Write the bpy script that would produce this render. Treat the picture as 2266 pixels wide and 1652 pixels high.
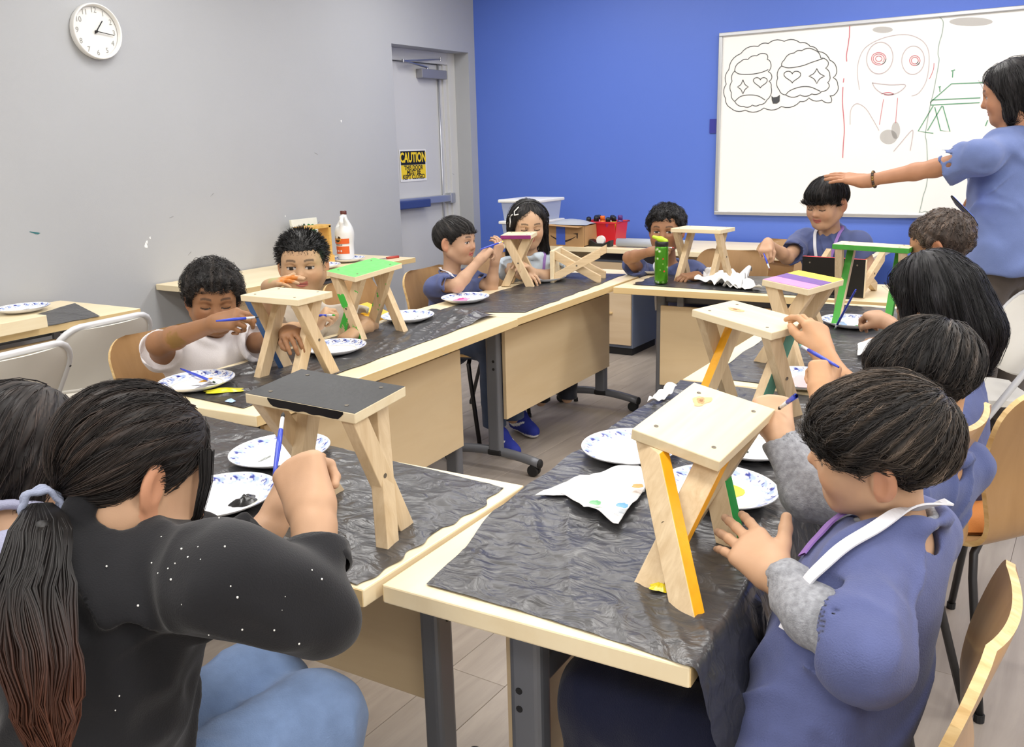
import bpy, bmesh, math, random
import numpy as np
from mathutils import Vector, Matrix, Euler
random.seed(7); rng=np.random.default_rng(7)
for o in list(bpy.data.objects): bpy.data.objects.remove(o)
S=bpy.context.scene; COL=S.collection
# ---------------------------------------------------------------- camera
W_,H_=2266,1652; F_=2009.55; CH=1.41
RC=np.array([[0.840802,-0.110243,0.529999],[0.540752,0.216786,-0.812768],[-0.025294,0.969974,0.241888]])
RC[0]/=np.linalg.norm(RC[0]); RC[1]-=RC[0]*(RC[0]@RC[1]); RC[1]/=np.linalg.norm(RC[1]); RC[2]=np.cross(RC[0],RC[1])
CPOS=np.array([0,0,CH])
cd=bpy.data.cameras.new('camera'); cam=bpy.data.objects.new('camera',cd); COL.objects.link(cam)
cd.sensor_width=36; cd.lens=F_/W_*36; cd.clip_start=.02
M4=Matrix.Identity(4)
for i in range(3):
    for j in range(3): M4[i][j]=RC[i][j]
    M4[i][3]=CPOS[i]
cam.matrix_world=M4; S.camera=cam
def ray(px,py): return RC@np.array([(px-W_/2)/F_,-(py-H_/2)/F_,-1.0])
def P(px,py,d=None,x=None,y=None,z=None):
    r=ray(px,py)
    if d is not None: t=d
    elif x is not None: t=x/r[0]
    elif y is not None: t=y/r[1]
    else: t=(z-CH)/r[2]
    return CPOS+r*t
def depth(p): return -((np.asarray(p)-CPOS)@RC)[2]
TZ=.74
def T(px,py,z=TZ): return P(px,py,z=z)
# ---------------------------------------------------------------- light
w=bpy.data.worlds.new('world'); S.world=w; w.use_nodes=True
w.node_tree.nodes['Background'].inputs[0].default_value=(.8,.86,1,1); w.node_tree.nodes['Background'].inputs[1].default_value=.25
CEIL=2.75
def ceiling_lamp(x,y,sx=1.15,sy=.55,e=17,c=(1,.98,.95)):
    l=bpy.data.lights.new('ceiling_lamp','AREA'); l.shape='RECTANGLE'; l.size=sx; l.size_y=sy; l.energy=e; l.color=c
    o=bpy.data.objects.new('ceiling_lamp',l); o.location=(x,y,CEIL-.02); COL.objects.link(o)
for lx in (-3.1,-1.2,.7,2.2):
    for ly in (-1.2,.9,3.0,4.9): ceiling_lamp(lx,ly)
S.view_settings.view_transform='Standard'; S.view_settings.look='None'; S.view_settings.gamma=1
S.view_settings.exposure=0.5
# ---------------------------------------------------------------- helpers
def lin(c):
    if isinstance(c,str): c=tuple(int(c[i:i+2],16)/255 for i in (0,2,4))
    elif max(c)>1: c=tuple(v/255 for v in c)
    return tuple(((v/12.92) if v<=.04045 else ((v+.055)/1.055)**2.4) for v in c[:3])+(1,)
def tag(o,label=None,cat=None,group=None,kind=None):
    if label: o['label']=label
    if cat: o['category']=cat
    if group: o['group']=group
    if kind: o['kind']=kind
    return o
def empty(name,loc=(0,0,0),rz=0,parent=None):
    o=bpy.data.objects.new(name,None); COL.objects.link(o); o.location=loc; o.rotation_euler=(0,0,rz); o.empty_display_size=.05
    if parent: o.parent=parent
    return o
def rotz(a): c,s=math.cos(a),math.sin(a); return np.array([[c,-s,0],[s,c,0],[0,0,1]])
def unit(v): v=np.asarray(v,float); return v/(np.linalg.norm(v)+1e-12)
def frame(fwd,up=(0,0,1)):
    """columns: right, forward, up"""
    y=unit(fwd); x=unit(np.cross(y,up)); z=np.cross(x,y); return np.stack([x,y,z],1)
class MB:
    def __init__(s): s.v=[]; s.f=[]; s.m=[]; s.n=0
    def add(s,v,f,m=0):
        v=np.asarray(v,float); s.v.append(v); k=s.n
        s.f+= [tuple(i+k for i in q) for q in f]; s.m+=[m]*len(f); s.n+=len(v); return s
    def box(s,c,d,R=None,m=0,taper=1.0):
        d=np.asarray(d)/2; v=np.array([(x,y,z) for z in(-1,1) for y in(-1,1) for x in(-1,1)],float)
        v[v[:,2]>0,:2]*=taper
        v=v*d
        if R is not None: v=v@np.asarray(R).T
        return s.add(v+np.asarray(c),[(0,2,3,1),(4,5,7,6),(0,1,5,4),(2,6,7,3),(0,4,6,2),(1,3,7,5)],m)
    def beam(s,a,b,w,t,up=(0,0,1),m=0):
        a=np.asarray(a,float); b=np.asarray(b,float); R=frame(b-a,up)   # y along
        return s.box((a+b)/2,(w,np.linalg.norm(b-a),t),R,m)
    def tube(s,path,r,n=10,m=0,caps=True,closed=False):
        path=np.asarray(path,float); k=len(path); r=np.broadcast_to(np.asarray(r,float),(k,))
        tan=np.gradient(path,axis=0) if not closed else np.roll(path,-1,0)-np.roll(path,1,0)
        nrm=None; V=[]; a=np.arange(n)*2*math.pi/n
        for i in range(k):
            t=unit(tan[i])
            if nrm is None:
                h=np.array([0,0,1.]) if abs(t[2])<.9 else np.array([1.,0,0]); nrm=unit(np.cross(t,h))
            nrm=unit(nrm-t*(nrm@t)); bn=np.cross(t,nrm)
            V.append(path[i]+r[i]*(np.cos(a)[:,None]*nrm+np.sin(a)[:,None]*bn))
        V=np.concatenate(V); f=[]
        for i in range(k if closed else k-1):
            j=(i+1)%k
            for q in range(n): f.append((i*n+q,i*n+(q+1)%n,j*n+(q+1)%n,j*n+q))
        if caps and not closed: f+= [tuple(range(n))[::-1],tuple(range((k-1)*n,k*n))]
        return s.add(V,f,m)
    def cyl(s,a,b,r,r2=None,n=20,m=0): return s.tube([a,b],[r,r if r2 is None else r2],n,m)
    def lathe(s,prof,n=32,c=(0,0,0),R=None,m=0,cap=True,sx=1,sy=1):
        a=np.arange(n)*2*math.pi/n; V=[]
        for r,z in prof: V.append(np.stack([r*np.cos(a)*sx,r*np.sin(a)*sy,np.full(n,z)],1))
        V=np.concatenate(V); f=[]; k=len(prof)
        for i in range(k-1):
            for q in range(n): f.append((i*n+q,i*n+(q+1)%n,(i+1)*n+(q+1)%n,(i+1)*n+q))
        if cap: f+=[tuple(range(n))[::-1],tuple(range((k-1)*n,k*n))]
        if R is not None: V=V@np.asarray(R).T
        return s.add(V+np.asarray(c),f,m)
    def prism(s,poly,z0,z1,m=0,R=None,c=(0,0,0)):
        n=len(poly); v=np.array([(x,y,z0) for x,y in poly]+[(x,y,z1) for x,y in poly],float)
        if R is not None: v=v@np.asarray(R).T
        return s.add(v+np.asarray(c),[tuple(range(n))[::-1],tuple(range(n,2*n))]+[(i,(i+1)%n,n+(i+1)%n,n+i) for i in range(n)],m)
    def grid(s,Pt,m=0,closed=False):
        """Pt (a,b,3)"""
        a,b=Pt.shape[:2]; f=[(i*b+j,i*b+(j+1)%b,(i+1)*b+(j+1)%b,(i+1)*b+j) for i in range(a-1) for j in range(b if closed else b-1)]
        return s.add(Pt.reshape(-1,3),f,m)
    def sphere(s,c,r,n=16,k=10,R=None,m=0):
        r=np.broadcast_to(np.asarray(r,float),(3,)); V=[]
        for i in range(k+1):
            t=math.pi*i/k
            for j in range(n):
                p=2*math.pi*j/n; V.append((math.sin(t)*math.cos(p)*r[0],math.sin(t)*math.sin(p)*r[1],math.cos(t)*r[2]))
        V=np.array(V)
        if R is not None: V=V@np.asarray(R).T
        f=[(i*n+j,(i+1)*n+j,(i+1)*n+(j+1)%n,i*n+(j+1)%n) for i in range(k) for j in range(n)]
        return s.add(V+np.asarray(c),f,m)
    def build(s,name,mats,parent=None,smooth=False,bevel=0,col=None,seg=2,solid=0,sub=0):
        return mk(name,np.concatenate(s.v) if s.v else np.zeros((0,3)),s.f,mats,parent,smooth,bevel,s.m,col,seg,solid,sub)
def mk(name,v,f,mats,parent=None,smooth=False,bevel=0,mi=None,col=None,seg=2,solid=0,sub=0):
    me=bpy.data.meshes.new(name)
    if isinstance(f,np.ndarray) and f.ndim==2:
        n,k=f.shape; me.vertices.add(len(v)); me.vertices.foreach_set('co',np.ascontiguousarray(v,dtype=np.float32).ravel())
        me.loops.add(n*k); me.loops.foreach_set('vertex_index',f.astype(np.int32).ravel())
        me.polygons.add(n); me.polygons.foreach_set('loop_start',np.arange(0,n*k,k,dtype=np.int32))
        me.update(calc_edges=True)
    else: me.from_pydata([tuple(p) for p in v],[],f)
    if not isinstance(mats,(list,tuple)): mats=[mats]
    for m in mats: me.materials.append(m)
    if mi is not None and len(mats)>1: me.polygons.foreach_set('material_index',np.asarray(mi,dtype=np.int32))
    if smooth: me.polygons.foreach_set('use_smooth',np.ones(len(me.polygons),dtype=bool))
    if col is not None:
        a=me.color_attributes.new('Col','FLOAT_COLOR','POINT'); c=np.ones((len(v),4),np.float32); c[:,:3]=col; a.data.foreach_set('color',c.ravel())
    me.validate(); me.update()
    o=bpy.data.objects.new(name,me); COL.objects.link(o)
    if parent: o.parent=parent
    if solid: md=o.modifiers.new('s','SOLIDIFY'); md.thickness=solid; md.offset=0
    if bevel: md=o.modifiers.new('b','BEVEL'); md.width=bevel; md.segments=seg; md.limit_method='ANGLE'; md.angle_limit=.6; md.harden_normals=False
    if sub: md=o.modifiers.new('u','SUBSURF'); md.levels=sub; md.render_levels=sub
    return o
def children(o): return [c for c in bpy.data.objects if c.parent==o]
def copy_tree(o,parent=None,kids=None):
    c=o.copy(); COL.objects.link(c); c.parent=parent
    for ch in KIDS.get(o.name,children(o)): copy_tree(ch,c)
    return c
KIDS={}
def text_mesh(body,size,name,mat,parent=None,align='CENTER',extrude=0.0,bold=0.0,sx=1.0,res=3):
    cu=bpy.data.curves.new('txt','FONT'); cu.body=body; cu.size=size; cu.align_x=align; cu.align_y='CENTER'; cu.extrude=extrude; cu.offset=bold; cu.resolution_u=res
    o=bpy.data.objects.new('txt',cu); COL.objects.link(o); dg=bpy.context.evaluated_depsgraph_get()
    me=bpy.data.meshes.new_from_object(o.evaluated_get(dg)); bpy.data.objects.remove(o); bpy.data.curves.remove(cu)
    v=np.zeros(len(me.vertices)*3,np.float32); me.vertices.foreach_get('co',v); v=v.reshape(-1,3); v[:,0]*=sx; me.vertices.foreach_set('co',v.ravel())
    me.materials.clear(); me.materials.append(mat); me.name=name
    o=bpy.data.objects.new(name,me); COL.objects.link(o)
    if parent: o.parent=parent
    return o
def place(o,R,loc):
    m=Matrix.Identity(4)
    for i in range(3):
        for j in range(3): m[i][j]=R[i][j]
        m[i][3]=loc[i]
    o.matrix_local=m; return o
# value noise, vectorised
_NT=np.random.default_rng(3).uniform(-1,1,(32,32,32)).astype(np.float32).ravel()
def noise(p,fr=1.0,s=0):
    p=np.asarray(p,np.float32)*np.float32(fr)+np.float32(500.37+s*7.31); i=np.floor(p).astype(np.int32); u=p-i; u=u*u*(3-2*u); i&=31; j=(i+1)&31
    x0,x1=i[...,0]<<10,j[...,0]<<10; y0,y1=i[...,1]<<5,j[...,1]<<5; z0,z1=i[...,2],j[...,2]; ux,uy,uz=u[...,0],u[...,1],u[...,2]
    def lz(xy): a=_NT[xy|z0]; return a+(_NT[xy|z1]-a)*uz
    a=lz(x0|y0); a=a+(lz(x0|y1)-a)*uy; b=lz(x1|y0); b=b+(lz(x1|y1)-b)*uy
    return a+(b-a)*ux
# ---------------------------------------------------------------- materials
def nmat(name):
    m=bpy.data.materials.new(name); m.use_nodes=True; nt=m.node_tree; b=nt.nodes['Principled BSDF']; return m,nt,b
def mat(name,c,rough=.5,metal=0,spec=.5,bump=0,bscale=80,var=0,vscale=6,alpha=1,coat=0,emit=0):
    m,nt,b=nmat(name); c=lin(c); b.inputs['Base Color'].default_value=c; b.inputs['Roughness'].default_value=rough; b.inputs['Metallic'].default_value=metal
    b.inputs['Specular IOR Level'].default_value=spec; b.inputs['Coat Weight'].default_value=coat
    if alpha<1: b.inputs['Alpha'].default_value=alpha
    if emit: b.inputs['Emission Color'].default_value=c; b.inputs['Emission Strength'].default_value=emit
    if bump or var:
        tc=nt.nodes.new('ShaderNodeTexCoord')
        if bump:
            n=nt.nodes.new('ShaderNodeTexNoise'); n.inputs['Scale'].default_value=bscale; n.inputs['Detail'].default_value=4; nt.links.new(tc.outputs['Object'],n.inputs['Vector'])
            bp=nt.nodes.new('ShaderNodeBump'); bp.inputs['Strength'].default_value=bump; bp.inputs['Distance'].default_value=.004; nt.links.new(n.outputs['Fac'],bp.inputs['Height']); nt.links.new(bp.outputs['Normal'],b.inputs['Normal'])
        if var:
            n=nt.nodes.new('ShaderNodeTexNoise'); n.inputs['Scale'].default_value=vscale; n.inputs['Detail'].default_value=5; nt.links.new(tc.outputs['Object'],n.inputs['Vector'])
            r=nt.nodes.new('ShaderNodeValToRGB'); r.color_ramp.elements[0].position=.3; r.color_ramp.elements[1].position=.7
            r.color_ramp.elements[0].color=tuple(v*(1-var) for v in c[:3])+(1,); r.color_ramp.elements[1].color=tuple(min(1,v*(1+var*.6)) for v in c[:3])+(1,)
            nt.links.new(n.outputs['Fac'],r.inputs[0]); nt.links.new(r.outputs[0],b.inputs['Base Color'])
    return m
def wood(name,light,dark,axis=0,scale=18,rough=.5,stretch=14,contrast=1.0,coord='Object',rand=.0,rings=False,coat=0):
    m,nt,b=nmat(name); N=nt.nodes.new; L=nt.links.new
    tc=N('ShaderNodeTexCoord'); mp=N('ShaderNodeMapping'); sc=[scale]*3; sc[axis]=scale/stretch; mp.inputs['Scale'].default_value=sc; L(tc.outputs[coord],mp.inputs[0])
    oi=N('ShaderNodeObjectInfo'); ad=N('ShaderNodeVectorMath'); ad.operation='MULTIPLY_ADD'; ad.inputs[1].default_value=(37,53,71)
    cb=N('ShaderNodeCombineXYZ'); [L(oi.outputs['Random'],cb.inputs[i]) for i in range(3)]
    L(cb.outputs[0],ad.inputs[0]); L(mp.outputs[0],ad.inputs[2])
    n1=N('ShaderNodeTexNoise'); n1.inputs['Scale'].default_value=1; n1.inputs['Detail'].default_value=6; n1.inputs['Roughness'].default_value=.6; n1.inputs['Distortion'].default_value=.6; L(ad.outputs[0],n1.inputs['Vector'])
    src=n1.outputs['Fac']
    if rings:
        wv=N('ShaderNodeTexWave'); wv.wave_type='BANDS'; wv.bands_direction=['Y','Z','X'][axis] ; wv.inputs['Scale'].default_value=.55; wv.inputs['Distortion'].default_value=5; wv.inputs['Detail'].default_value=3; wv.inputs['Detail Scale'].default_value=.8; L(ad.outputs[0],wv.inputs['Vector'])
        mx=N('ShaderNodeMath'); mx.operation='MULTIPLY_ADD'; mx.inputs[1].default_value=.45; L(wv.outputs['Fac'],mx.inputs[0])
        m2=N('ShaderNodeMath'); m2.operation='MULTIPLY'; m2.inputs[1].default_value=.62; L(n1.outputs['Fac'],m2.inputs[0]); L(m2.outputs[0],mx.inputs[2]); src=mx.outputs[0]
    r=N('ShaderNodeValToRGB'); r.color_ramp.elements[0].position=.5-.2/contrast; r.color_ramp.elements[1].position=.5+.2/contrast; r.color_ramp.elements[0].color=lin(dark); r.color_ramp.elements[1].color=lin(light); L(src,r.inputs[0])
    out=r.outputs[0]
    if rand:
        hs=N('ShaderNodeHueSaturation'); mr=N('ShaderNodeMapRange'); mr.inputs[3].default_value=1-rand; mr.inputs[4].default_value=1+rand; L(oi.outputs['Random'],mr.inputs[0]); L(mr.outputs[0],hs.inputs['Value']); L(out,hs.inputs['Color']); out=hs.outputs[0]
    L(out,b.inputs['Base Color']); b.inputs['Roughness'].default_value=rough; b.inputs['Coat Weight'].default_value=coat
    bp=N('ShaderNodeBump'); bp.inputs['Strength'].default_value=.12; bp.inputs['Distance'].default_value=.002; L(n1.outputs['Fac'],bp.inputs['Height']); L(bp.outputs['Normal'],b.inputs['Normal'])
    return m
def vcol(name,rough=.6,bump=0,bscale=200,sss=0,spec=.4,aniso=0,sheen=0,bdist=.002):
    m,nt,b=nmat(name); N=nt.nodes.new; L=nt.links.new
    a=N('ShaderNodeVertexColor'); a.layer_name='Col'; L(a.outputs[0],b.inputs['Base Color']); b.inputs['Roughness'].default_value=rough; b.inputs['Specular IOR Level'].default_value=spec
    if sss: b.inputs['Subsurface Weight'].default_value=sss; b.inputs['Subsurface Radius'].default_value=(1,.35,.2); b.inputs['Subsurface Scale'].default_value=.006
    if aniso: b.inputs['Anisotropic'].default_value=aniso
    if sheen: b.inputs['Sheen Weight'].default_value=sheen
    if bump:
        tc=N('ShaderNodeTexCoord'); n=N('ShaderNodeTexNoise'); n.inputs['Scale'].default_value=bscale; n.inputs['Detail'].default_value=3; L(tc.outputs['Object'],n.inputs['Vector'])
        bp=N('ShaderNodeBump'); bp.inputs['Strength'].default_value=bump; bp.inputs['Distance'].default_value=bdist; L(n.outputs['Fac'],bp.inputs['Height']); L(bp.outputs['Normal'],b.inputs['Normal'])
    return m
# ================================================================ ROOM
WY=6.15; WX=-4.281; XR=3.0; YB=-2.4
M={}
M['wall_grey']=mat('wall_grey',(176,178,181),.55,bump=.12,bscale=260,var=.02,vscale=2)
M['wall_blue']=mat('wall_blue',(86,117,208),.5,bump=.1,bscale=260)
M['white_wall']=mat('white_wall',(225,223,220),.7)
M['ceil']=mat('ceiling_white',(236,234,230),.8)
M['doorgrey']=mat('door_grey',(208,208,206),.45,bump=.05,bscale=120)
M['steel']=mat('brushed_steel',(168,168,172),.35,metal=.9)
M['darksteel']=mat('dark_steel',(70,70,72),.4,metal=.8)
M['alu']=mat('aluminium',(200,202,205),.32,metal=.75)
M['black']=mat('black_plastic',(22,22,23),.4)
M['rubber']=mat('black_rubber',(28,28,30),.7)
M['white']=mat('white_plastic',(240,239,235),.4)
M['table_grey']=mat('table_leg_grey',(118,121,128),.38,metal=.25)
M['table_dark']=mat('table_beam_grey',(96,100,110),.42,metal=.2)
M['maple']=wood('maple_laminate',(247,233,199),(237,218,178),0,10,.38,stretch=9,contrast=.7,rand=.02)
M['maple_edge']=wood('maple_edge',(228,202,152),(210,180,126),0,14,.45,stretch=9)
M['panel']=wood('maple_panel',(232,210,172),(217,191,149),0,9,.42,stretch=7,contrast=.6,rand=.02)
M['pine']=wood('pine_board',(236,222,190),(222,202,162),0,40,.62,stretch=14,rand=.03,contrast=.6)
M['pinex']=wood('pine_stick',(228,206,170),(196,168,128),2,60,.66,stretch=26,rand=.07,contrast=.7)
M['ply']=wood('bent_plywood',(176,138,92),(156,118,74),2,16,.4,stretch=8,contrast=.7,rand=.04,coat=.15)
M['ply_edge']=wood('plywood_edge',(232,204,150),(202,164,106),1,60,.5,stretch=10)
M['floor']=wood('floor_plank',(176,166,156),(140,130,121),1,16,.42,stretch=10,contrast=.7,rand=.07)
M['foldwhite']=mat('folding_chair_white',(226,223,214),.5,bump=.05,bscale=60,var=.02,vscale=8)
M['foldframe']=mat('folding_frame',(214,215,217),.35,metal=.1)
# floor
fl=MB().box(((WX+XR)/2,(YB+WY)/2,-.06),(XR-WX+.4,WY-YB+.4,.1)).build('floor',mat('floor_base',(120,110,100),.8)); tag(fl,'grey wood plank floor under the tables','floor',kind='structure')
pm=MB().box((0,0,0),(.1792,1.2192,.01)).build('plank',M['floor'],fl,bevel=.001,seg=1); first=True
pw,pl_=.18,1.22; k=0
nx=int((XR-WX)/pw)
for i in range(nx+1):
    x=WX+.09+i*pw
    if x>1.6: continue
    y=YB-((i*.41)%1.0)*pl_
    while y<WY:
        y0=max(y,YB); y1=min(y+pl_,WY)
        if y1-y0>.06 and y1>-.2:
            o=pm if first else pm.copy()
            if not first: COL.objects.link(o)
            first=False; o.location=(x,(y0+y1)/2,-.005); o.scale=(1,(y1-y0)/pl_,1)
        y+=pl_
ce=MB().box(((WX+XR)/2,(YB+WY)/2,CEIL+.05),(XR-WX+.4,WY-YB+.4,.1)).build('ceiling',M['ceil']); tag(ce,'white ceiling above the classroom','ceiling',kind='structure')
bw=MB().box(((WX+XR)/2,WY+.1,CEIL/2),(XR-WX+.9,.2,CEIL)).build('wall_back',M['wall_blue']); tag(bw,'bright blue painted wall behind the whiteboard','wall',kind='structure')
tag(MB().box((XR+.1,(YB+WY)/2,CEIL/2),(.2,WY-YB,CEIL)).build('wall_right',M['white_wall']),'plain pale wall on the right side','wall',kind='structure')
tag(MB().box(((WX+XR)/2,YB-.1,CEIL/2),(XR-WX,.2,CEIL)).build('wall_front',M['white_wall']),'plain pale wall behind the camera','wall',kind='structure')
# left wall with door recess
DT=P(866,96.5,x=WX); DR=P(1036,116,x=WX); dy0,dy1,dz=DT[1],DR[1],(DT[2]+DR[2])/2; RD=.17
m=MB(); th=.34
m.box((WX-th/2,(YB+dy0)/2,CEIL/2),(th,dy0-YB,CEIL)); m.box((WX-th/2,(dy0+dy1)/2,(dz+CEIL)/2),(th,dy1-dy0,CEIL-dz)); m.box((WX-th/2,(dy1+WY)/2,CEIL/2),(th,WY-dy1,CEIL))
lw=m.build('wall_left',M['wall_grey']); tag(lw,'light grey painted wall with the clock and door recess','wall',kind='structure')
# marks on the wall
def wall_mark(name,px,r,c,sy=1,sz=1,rot=0):
    p=P(*px,x=WX); R=np.array([[0,0,1],[math.cos(rot),-math.sin(rot),0],[math.sin(rot),math.cos(rot),0]]) 
    mm=MB(); a=np.linspace(0,2*math.pi,12,endpoint=False); rr=1+.25*np.sin(a*3+r*900); mm.prism([(r*sy*q*math.cos(t),r*sz*q*math.sin(t)) for q,t in zip(rr,a)],0,.0012)
    return place(mm.build(name,mat(name,c,.6),lw),R,p)
wall_mark('paint_mark',(78,515),.02,(52,112,116),1.25,.22,-.25)
for q,s in (((323,543),.011),((325,535),.006),((332,526),.005),((755,268),.006),((631,478),.004)): wall_mark('chipped_paint',q,s,(246,246,246),.8,1.3)
for q in ((380,480),(420,560),(705,492),(700,340),(1003,385),(470,430)): wall_mark('scuff_mark',q,.012,(150,150,152),1.2,.12,rng.uniform(-.8,.8))
# door in recess
dx=WX-RD
dm=empty('door_1',(dx,(dy0+dy1)/2,0)); tag(dm,'pale grey metal exit door set deep in the grey wall','door',kind='structure')
def dl(b): return b
def bxd(name,y0,y1,z0,z1,x0,x1,mt,par=dm,bevel=.002):
    return MB().box(((x0+x1)/2,(y0+y1)/2-(dy0+dy1)/2,(z0+z1)/2),(x1-x0,y1-y0,z1-z0)).build(name,mt,par,bevel=bevel)
fy=dy1-.045; fz=dz-.05
bxd('door_slab',dy0+.02,fy-.05,.01,fz-.04,-.05,0,M['doorgrey'])
bxd('frame_jamb',fy-.045,dy1,0,dz,-.07,.035,M['doorgrey']); bxd('frame_jamb',fy-.085,fy-.045,0,fz,-.07,.016,M['doorgrey'])
bxd('frame_jamb',dy0-.001,dy0+.02,0,dz,-.07,.03,M['doorgrey'])
bxd('frame_head',dy0,fy,fz-.035,dz,-.07,.032,M['doorgrey'])
# closer
cz=P(955,163,x=dx+.04)
bxd('closer_body',cz[1]-.14,cz[1]+.17,cz[2]-.035,cz[2]+.03,.002,.06,mat('closer_grey',(150,150,155),.4,metal=.4),bevel=.004)
yy=(dy0+dy1)/2
arm=MB(); a0=P(945,149,x=dx+.05)-np.array([dx,yy,0]); a1=P(892,134,x=dx+.07)-np.array([dx,yy,0]); a2=P(974,131,x=dx+.03)-np.array([dx,yy,0])
arm.beam(a0,a1,.022,.008); arm.beam(a1,a2,.016,.007); arm.cyl(a0-[0,0,.02],a0+[0,0,.008],.011,n=10); arm.cyl(a1-[0,0,.012],a1+[0,0,.012],.01,n=10); arm.cyl(a2-[0,0,.014],a2+[0,0,.014],.01,n=10)
arm.build('closer_arm',M['steel'],dm)
# panic bar + vertical rod
bz=P(940,447,x=dx+.05)[2]; ry=P(977,300,x=dx+.02)[1]-yy
bar=MB().box((.03,(dy0+fy)/2-yy-.02,bz+.012),(.05,fy-dy0-.03,.055)); bar.build('panic_bar',M['alu'],dm,bevel=.006)
pe=P(955,452,x=dx+.08)[1]
MB().box((.062,(dy0+pe)/2-yy,bz-.006),(.03,pe-dy0,.062)).build('push_pad',mat('navy_pad',(56,72,128),.45),dm,bevel=.008)
MB().box((.025,fy-.07-yy,bz+.012),(.07,.06,.08)).build('latch_case',M['alu'],dm,bevel=.006)
MB().cyl((.012,ry,.1),(.012,ry,dz-.06),.007,n=8).build('latch_rod',M['alu'],dm,smooth=True)
# caution sign
s0=P(883,331,x=dx+.004); s1=P(945,400,x=dx+.004); s2=P(942,329,x=dx+.004)
sw=s2[1]-s0[1]; sh=(s0[2]-P(886,403,x=dx+.004)[2])
sg=empty('caution_sign',(dx+.003,(s0[1]+s2[1])/2,s0[2]-sh/2)); tag(sg,'black and yellow caution sticker stuck on the grey door','sign')
RS=np.array([[0,0,1],[1,0,0],[0,1,0]])  # local x-> world y, y-> world z, z-> +x
def flat(name,w,h,cx,cy,z,mt,par,R=RS,t=.001,rad=.006):
    q=[]; 
    for sx,sy,a0 in ((1,1,0),(-1,1,90),(-1,-1,180),(1,-1,270)):
        for a in (0,30,60,90):
            t_=math.radians(a0+a); q.append((cx+sx*(w/2-rad)+rad*math.cos(t_),cy+sy*(h/2-rad)+rad*math.sin(t_)))
    return place(MB().prism(q,z,z+t).build(name,mt,par),R,(0,0,0))
SY=mat('sign_yellow',(250,214,40),.5); SK=mat('sign_black',(14,14,14),.5)
flat('sign_sheet',sw,sh,0,0,0,M['white'],sg); flat('header_panel',sw*.92,sh*.43,0,sh*.235,.0012,SK,sg,rad=.001); flat('message_panel',sw*.92,sh*.43,0,-sh*.2,.0012,SY,sg,rad=.001)
def ptext(body,size,name,mt,par,x,y,z,sx=1,bold=0,R=RS):
    o=text_mesh(body,size,name,mt,par,bold=bold,sx=sx); return place(o,R,np.asarray(R)@np.array([x,y,z]))
ptext('CAUTION',.098,'caution_text',SY,sg,0,sh*.235,.0028,sx=.70,bold=.0035)
for i,tx in enumerate(('THIS DOOR','MUST BE','KEPT CLOSED')): ptext(tx,.046,'message_text',SK,sg,0,-sh*.075-i*.034,.0028,sx=.92,bold=.0014)
# clock
cc=P(207,70.5,x=WX); cr=.130
ck=empty('wall_clock',(WX,cc[1],cc[2])); tag(ck,'round white wall clock showing about a quarter past one','clock')
MB().lathe([(cr*.97,.001),(cr,.012),(cr,.036),(cr*.985,.042),(cr*.945,.042),(cr*.93,.034),(cr*.9,.022)],64,R=RS,cap=False).build('clock_rim',M['white'],ck,smooth=True)
MB().lathe([(cr*.95,.018),(.0005,.018)],64,R=RS,cap=False).build('clock_face',mat('clock_face',(232,231,227),.6),ck)
CN=mat('clock_numeral',(150,150,146),.6)
for h in range(1,13):
    a=math.radians(90-30*h); ptext(str(h),.036,'numeral',CN,ck,cr*.76*math.cos(a),cr*.76*math.sin(a),.0195,sx=.95)
def hand(name,ang,l,wd,z):
    d=np.array([math.cos(ang),math.sin(ang)]); n=np.array([-d[1],d[0]])*wd
    return place(MB().prism([tuple(-d*.012+n),tuple(-d*.012-n),tuple(d*l-n*.8),tuple(d*l+n*.8)],z,z+.002).build(name,SK,ck),RS,(0,0,0))
hand('hour_hand',math.radians(90-37),cr*.5,.0026,.023); hand('minute_hand',math.radians(90-97),cr*.72,.002,.027)
place(MB().lathe([(.006,.02),(.006,.031)],16).build('hand_cap',SK,ck),RS,(0,0,0))
# ---------------- whiteboard
b0=P(1592.5,73,y=WY-.025); b1=P(1579.5,474.5,y=WY-.025); bx0=(b0[0]+b1[0])/2; bz1,bz0=b0[2],b1[2]; bl=2.42; bh=bz1-bz0
WBC=np.array([bx0,WY-.012,bz0]); RB=np.array([[1,0,0],[0,0,-1],[0,1,0]])   # local x right, y up, z toward room
wb=empty('whiteboard',(bx0+bl/2,WY-.005,bz0)); tag(wb,'large framed whiteboard with marker doodles on the blue wall','whiteboard')
def wbx(v): return np.asarray(v,float)-np.array([bl/2,0,0])
MB().box(wbx((bl/2,-.006,bh/2)),(bl-.02,.01,bh-.02)).build('board_surface',mat('board_white',(246,245,241),.22,spec=.5,var=.008,vscale=3),wb)
fw_=.024
for c,d in (((bl/2,-.012,bh-fw_/2),(bl,.03,fw_)),((bl/2,-.012,fw_/2),(bl,.03,fw_)),((fw_/2,-.012,bh/2),(fw_,.03,bh-2*fw_)),((bl-fw_/2,-.012,bh/2),(fw_,.03,bh-2*fw_))):
    MB().box(wbx(c),d).build('board_frame',M['alu'],wb,bevel=.004)
def bpt(px,py): 
    q=P(px,py,y=WY-.017); return q-np.array([bx0+bl/2,WY-.005,bz0])
def Z(x,y): return (1540+x/3.1212,y/3.1212)   # crop coordinates -> photo pixels
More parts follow.
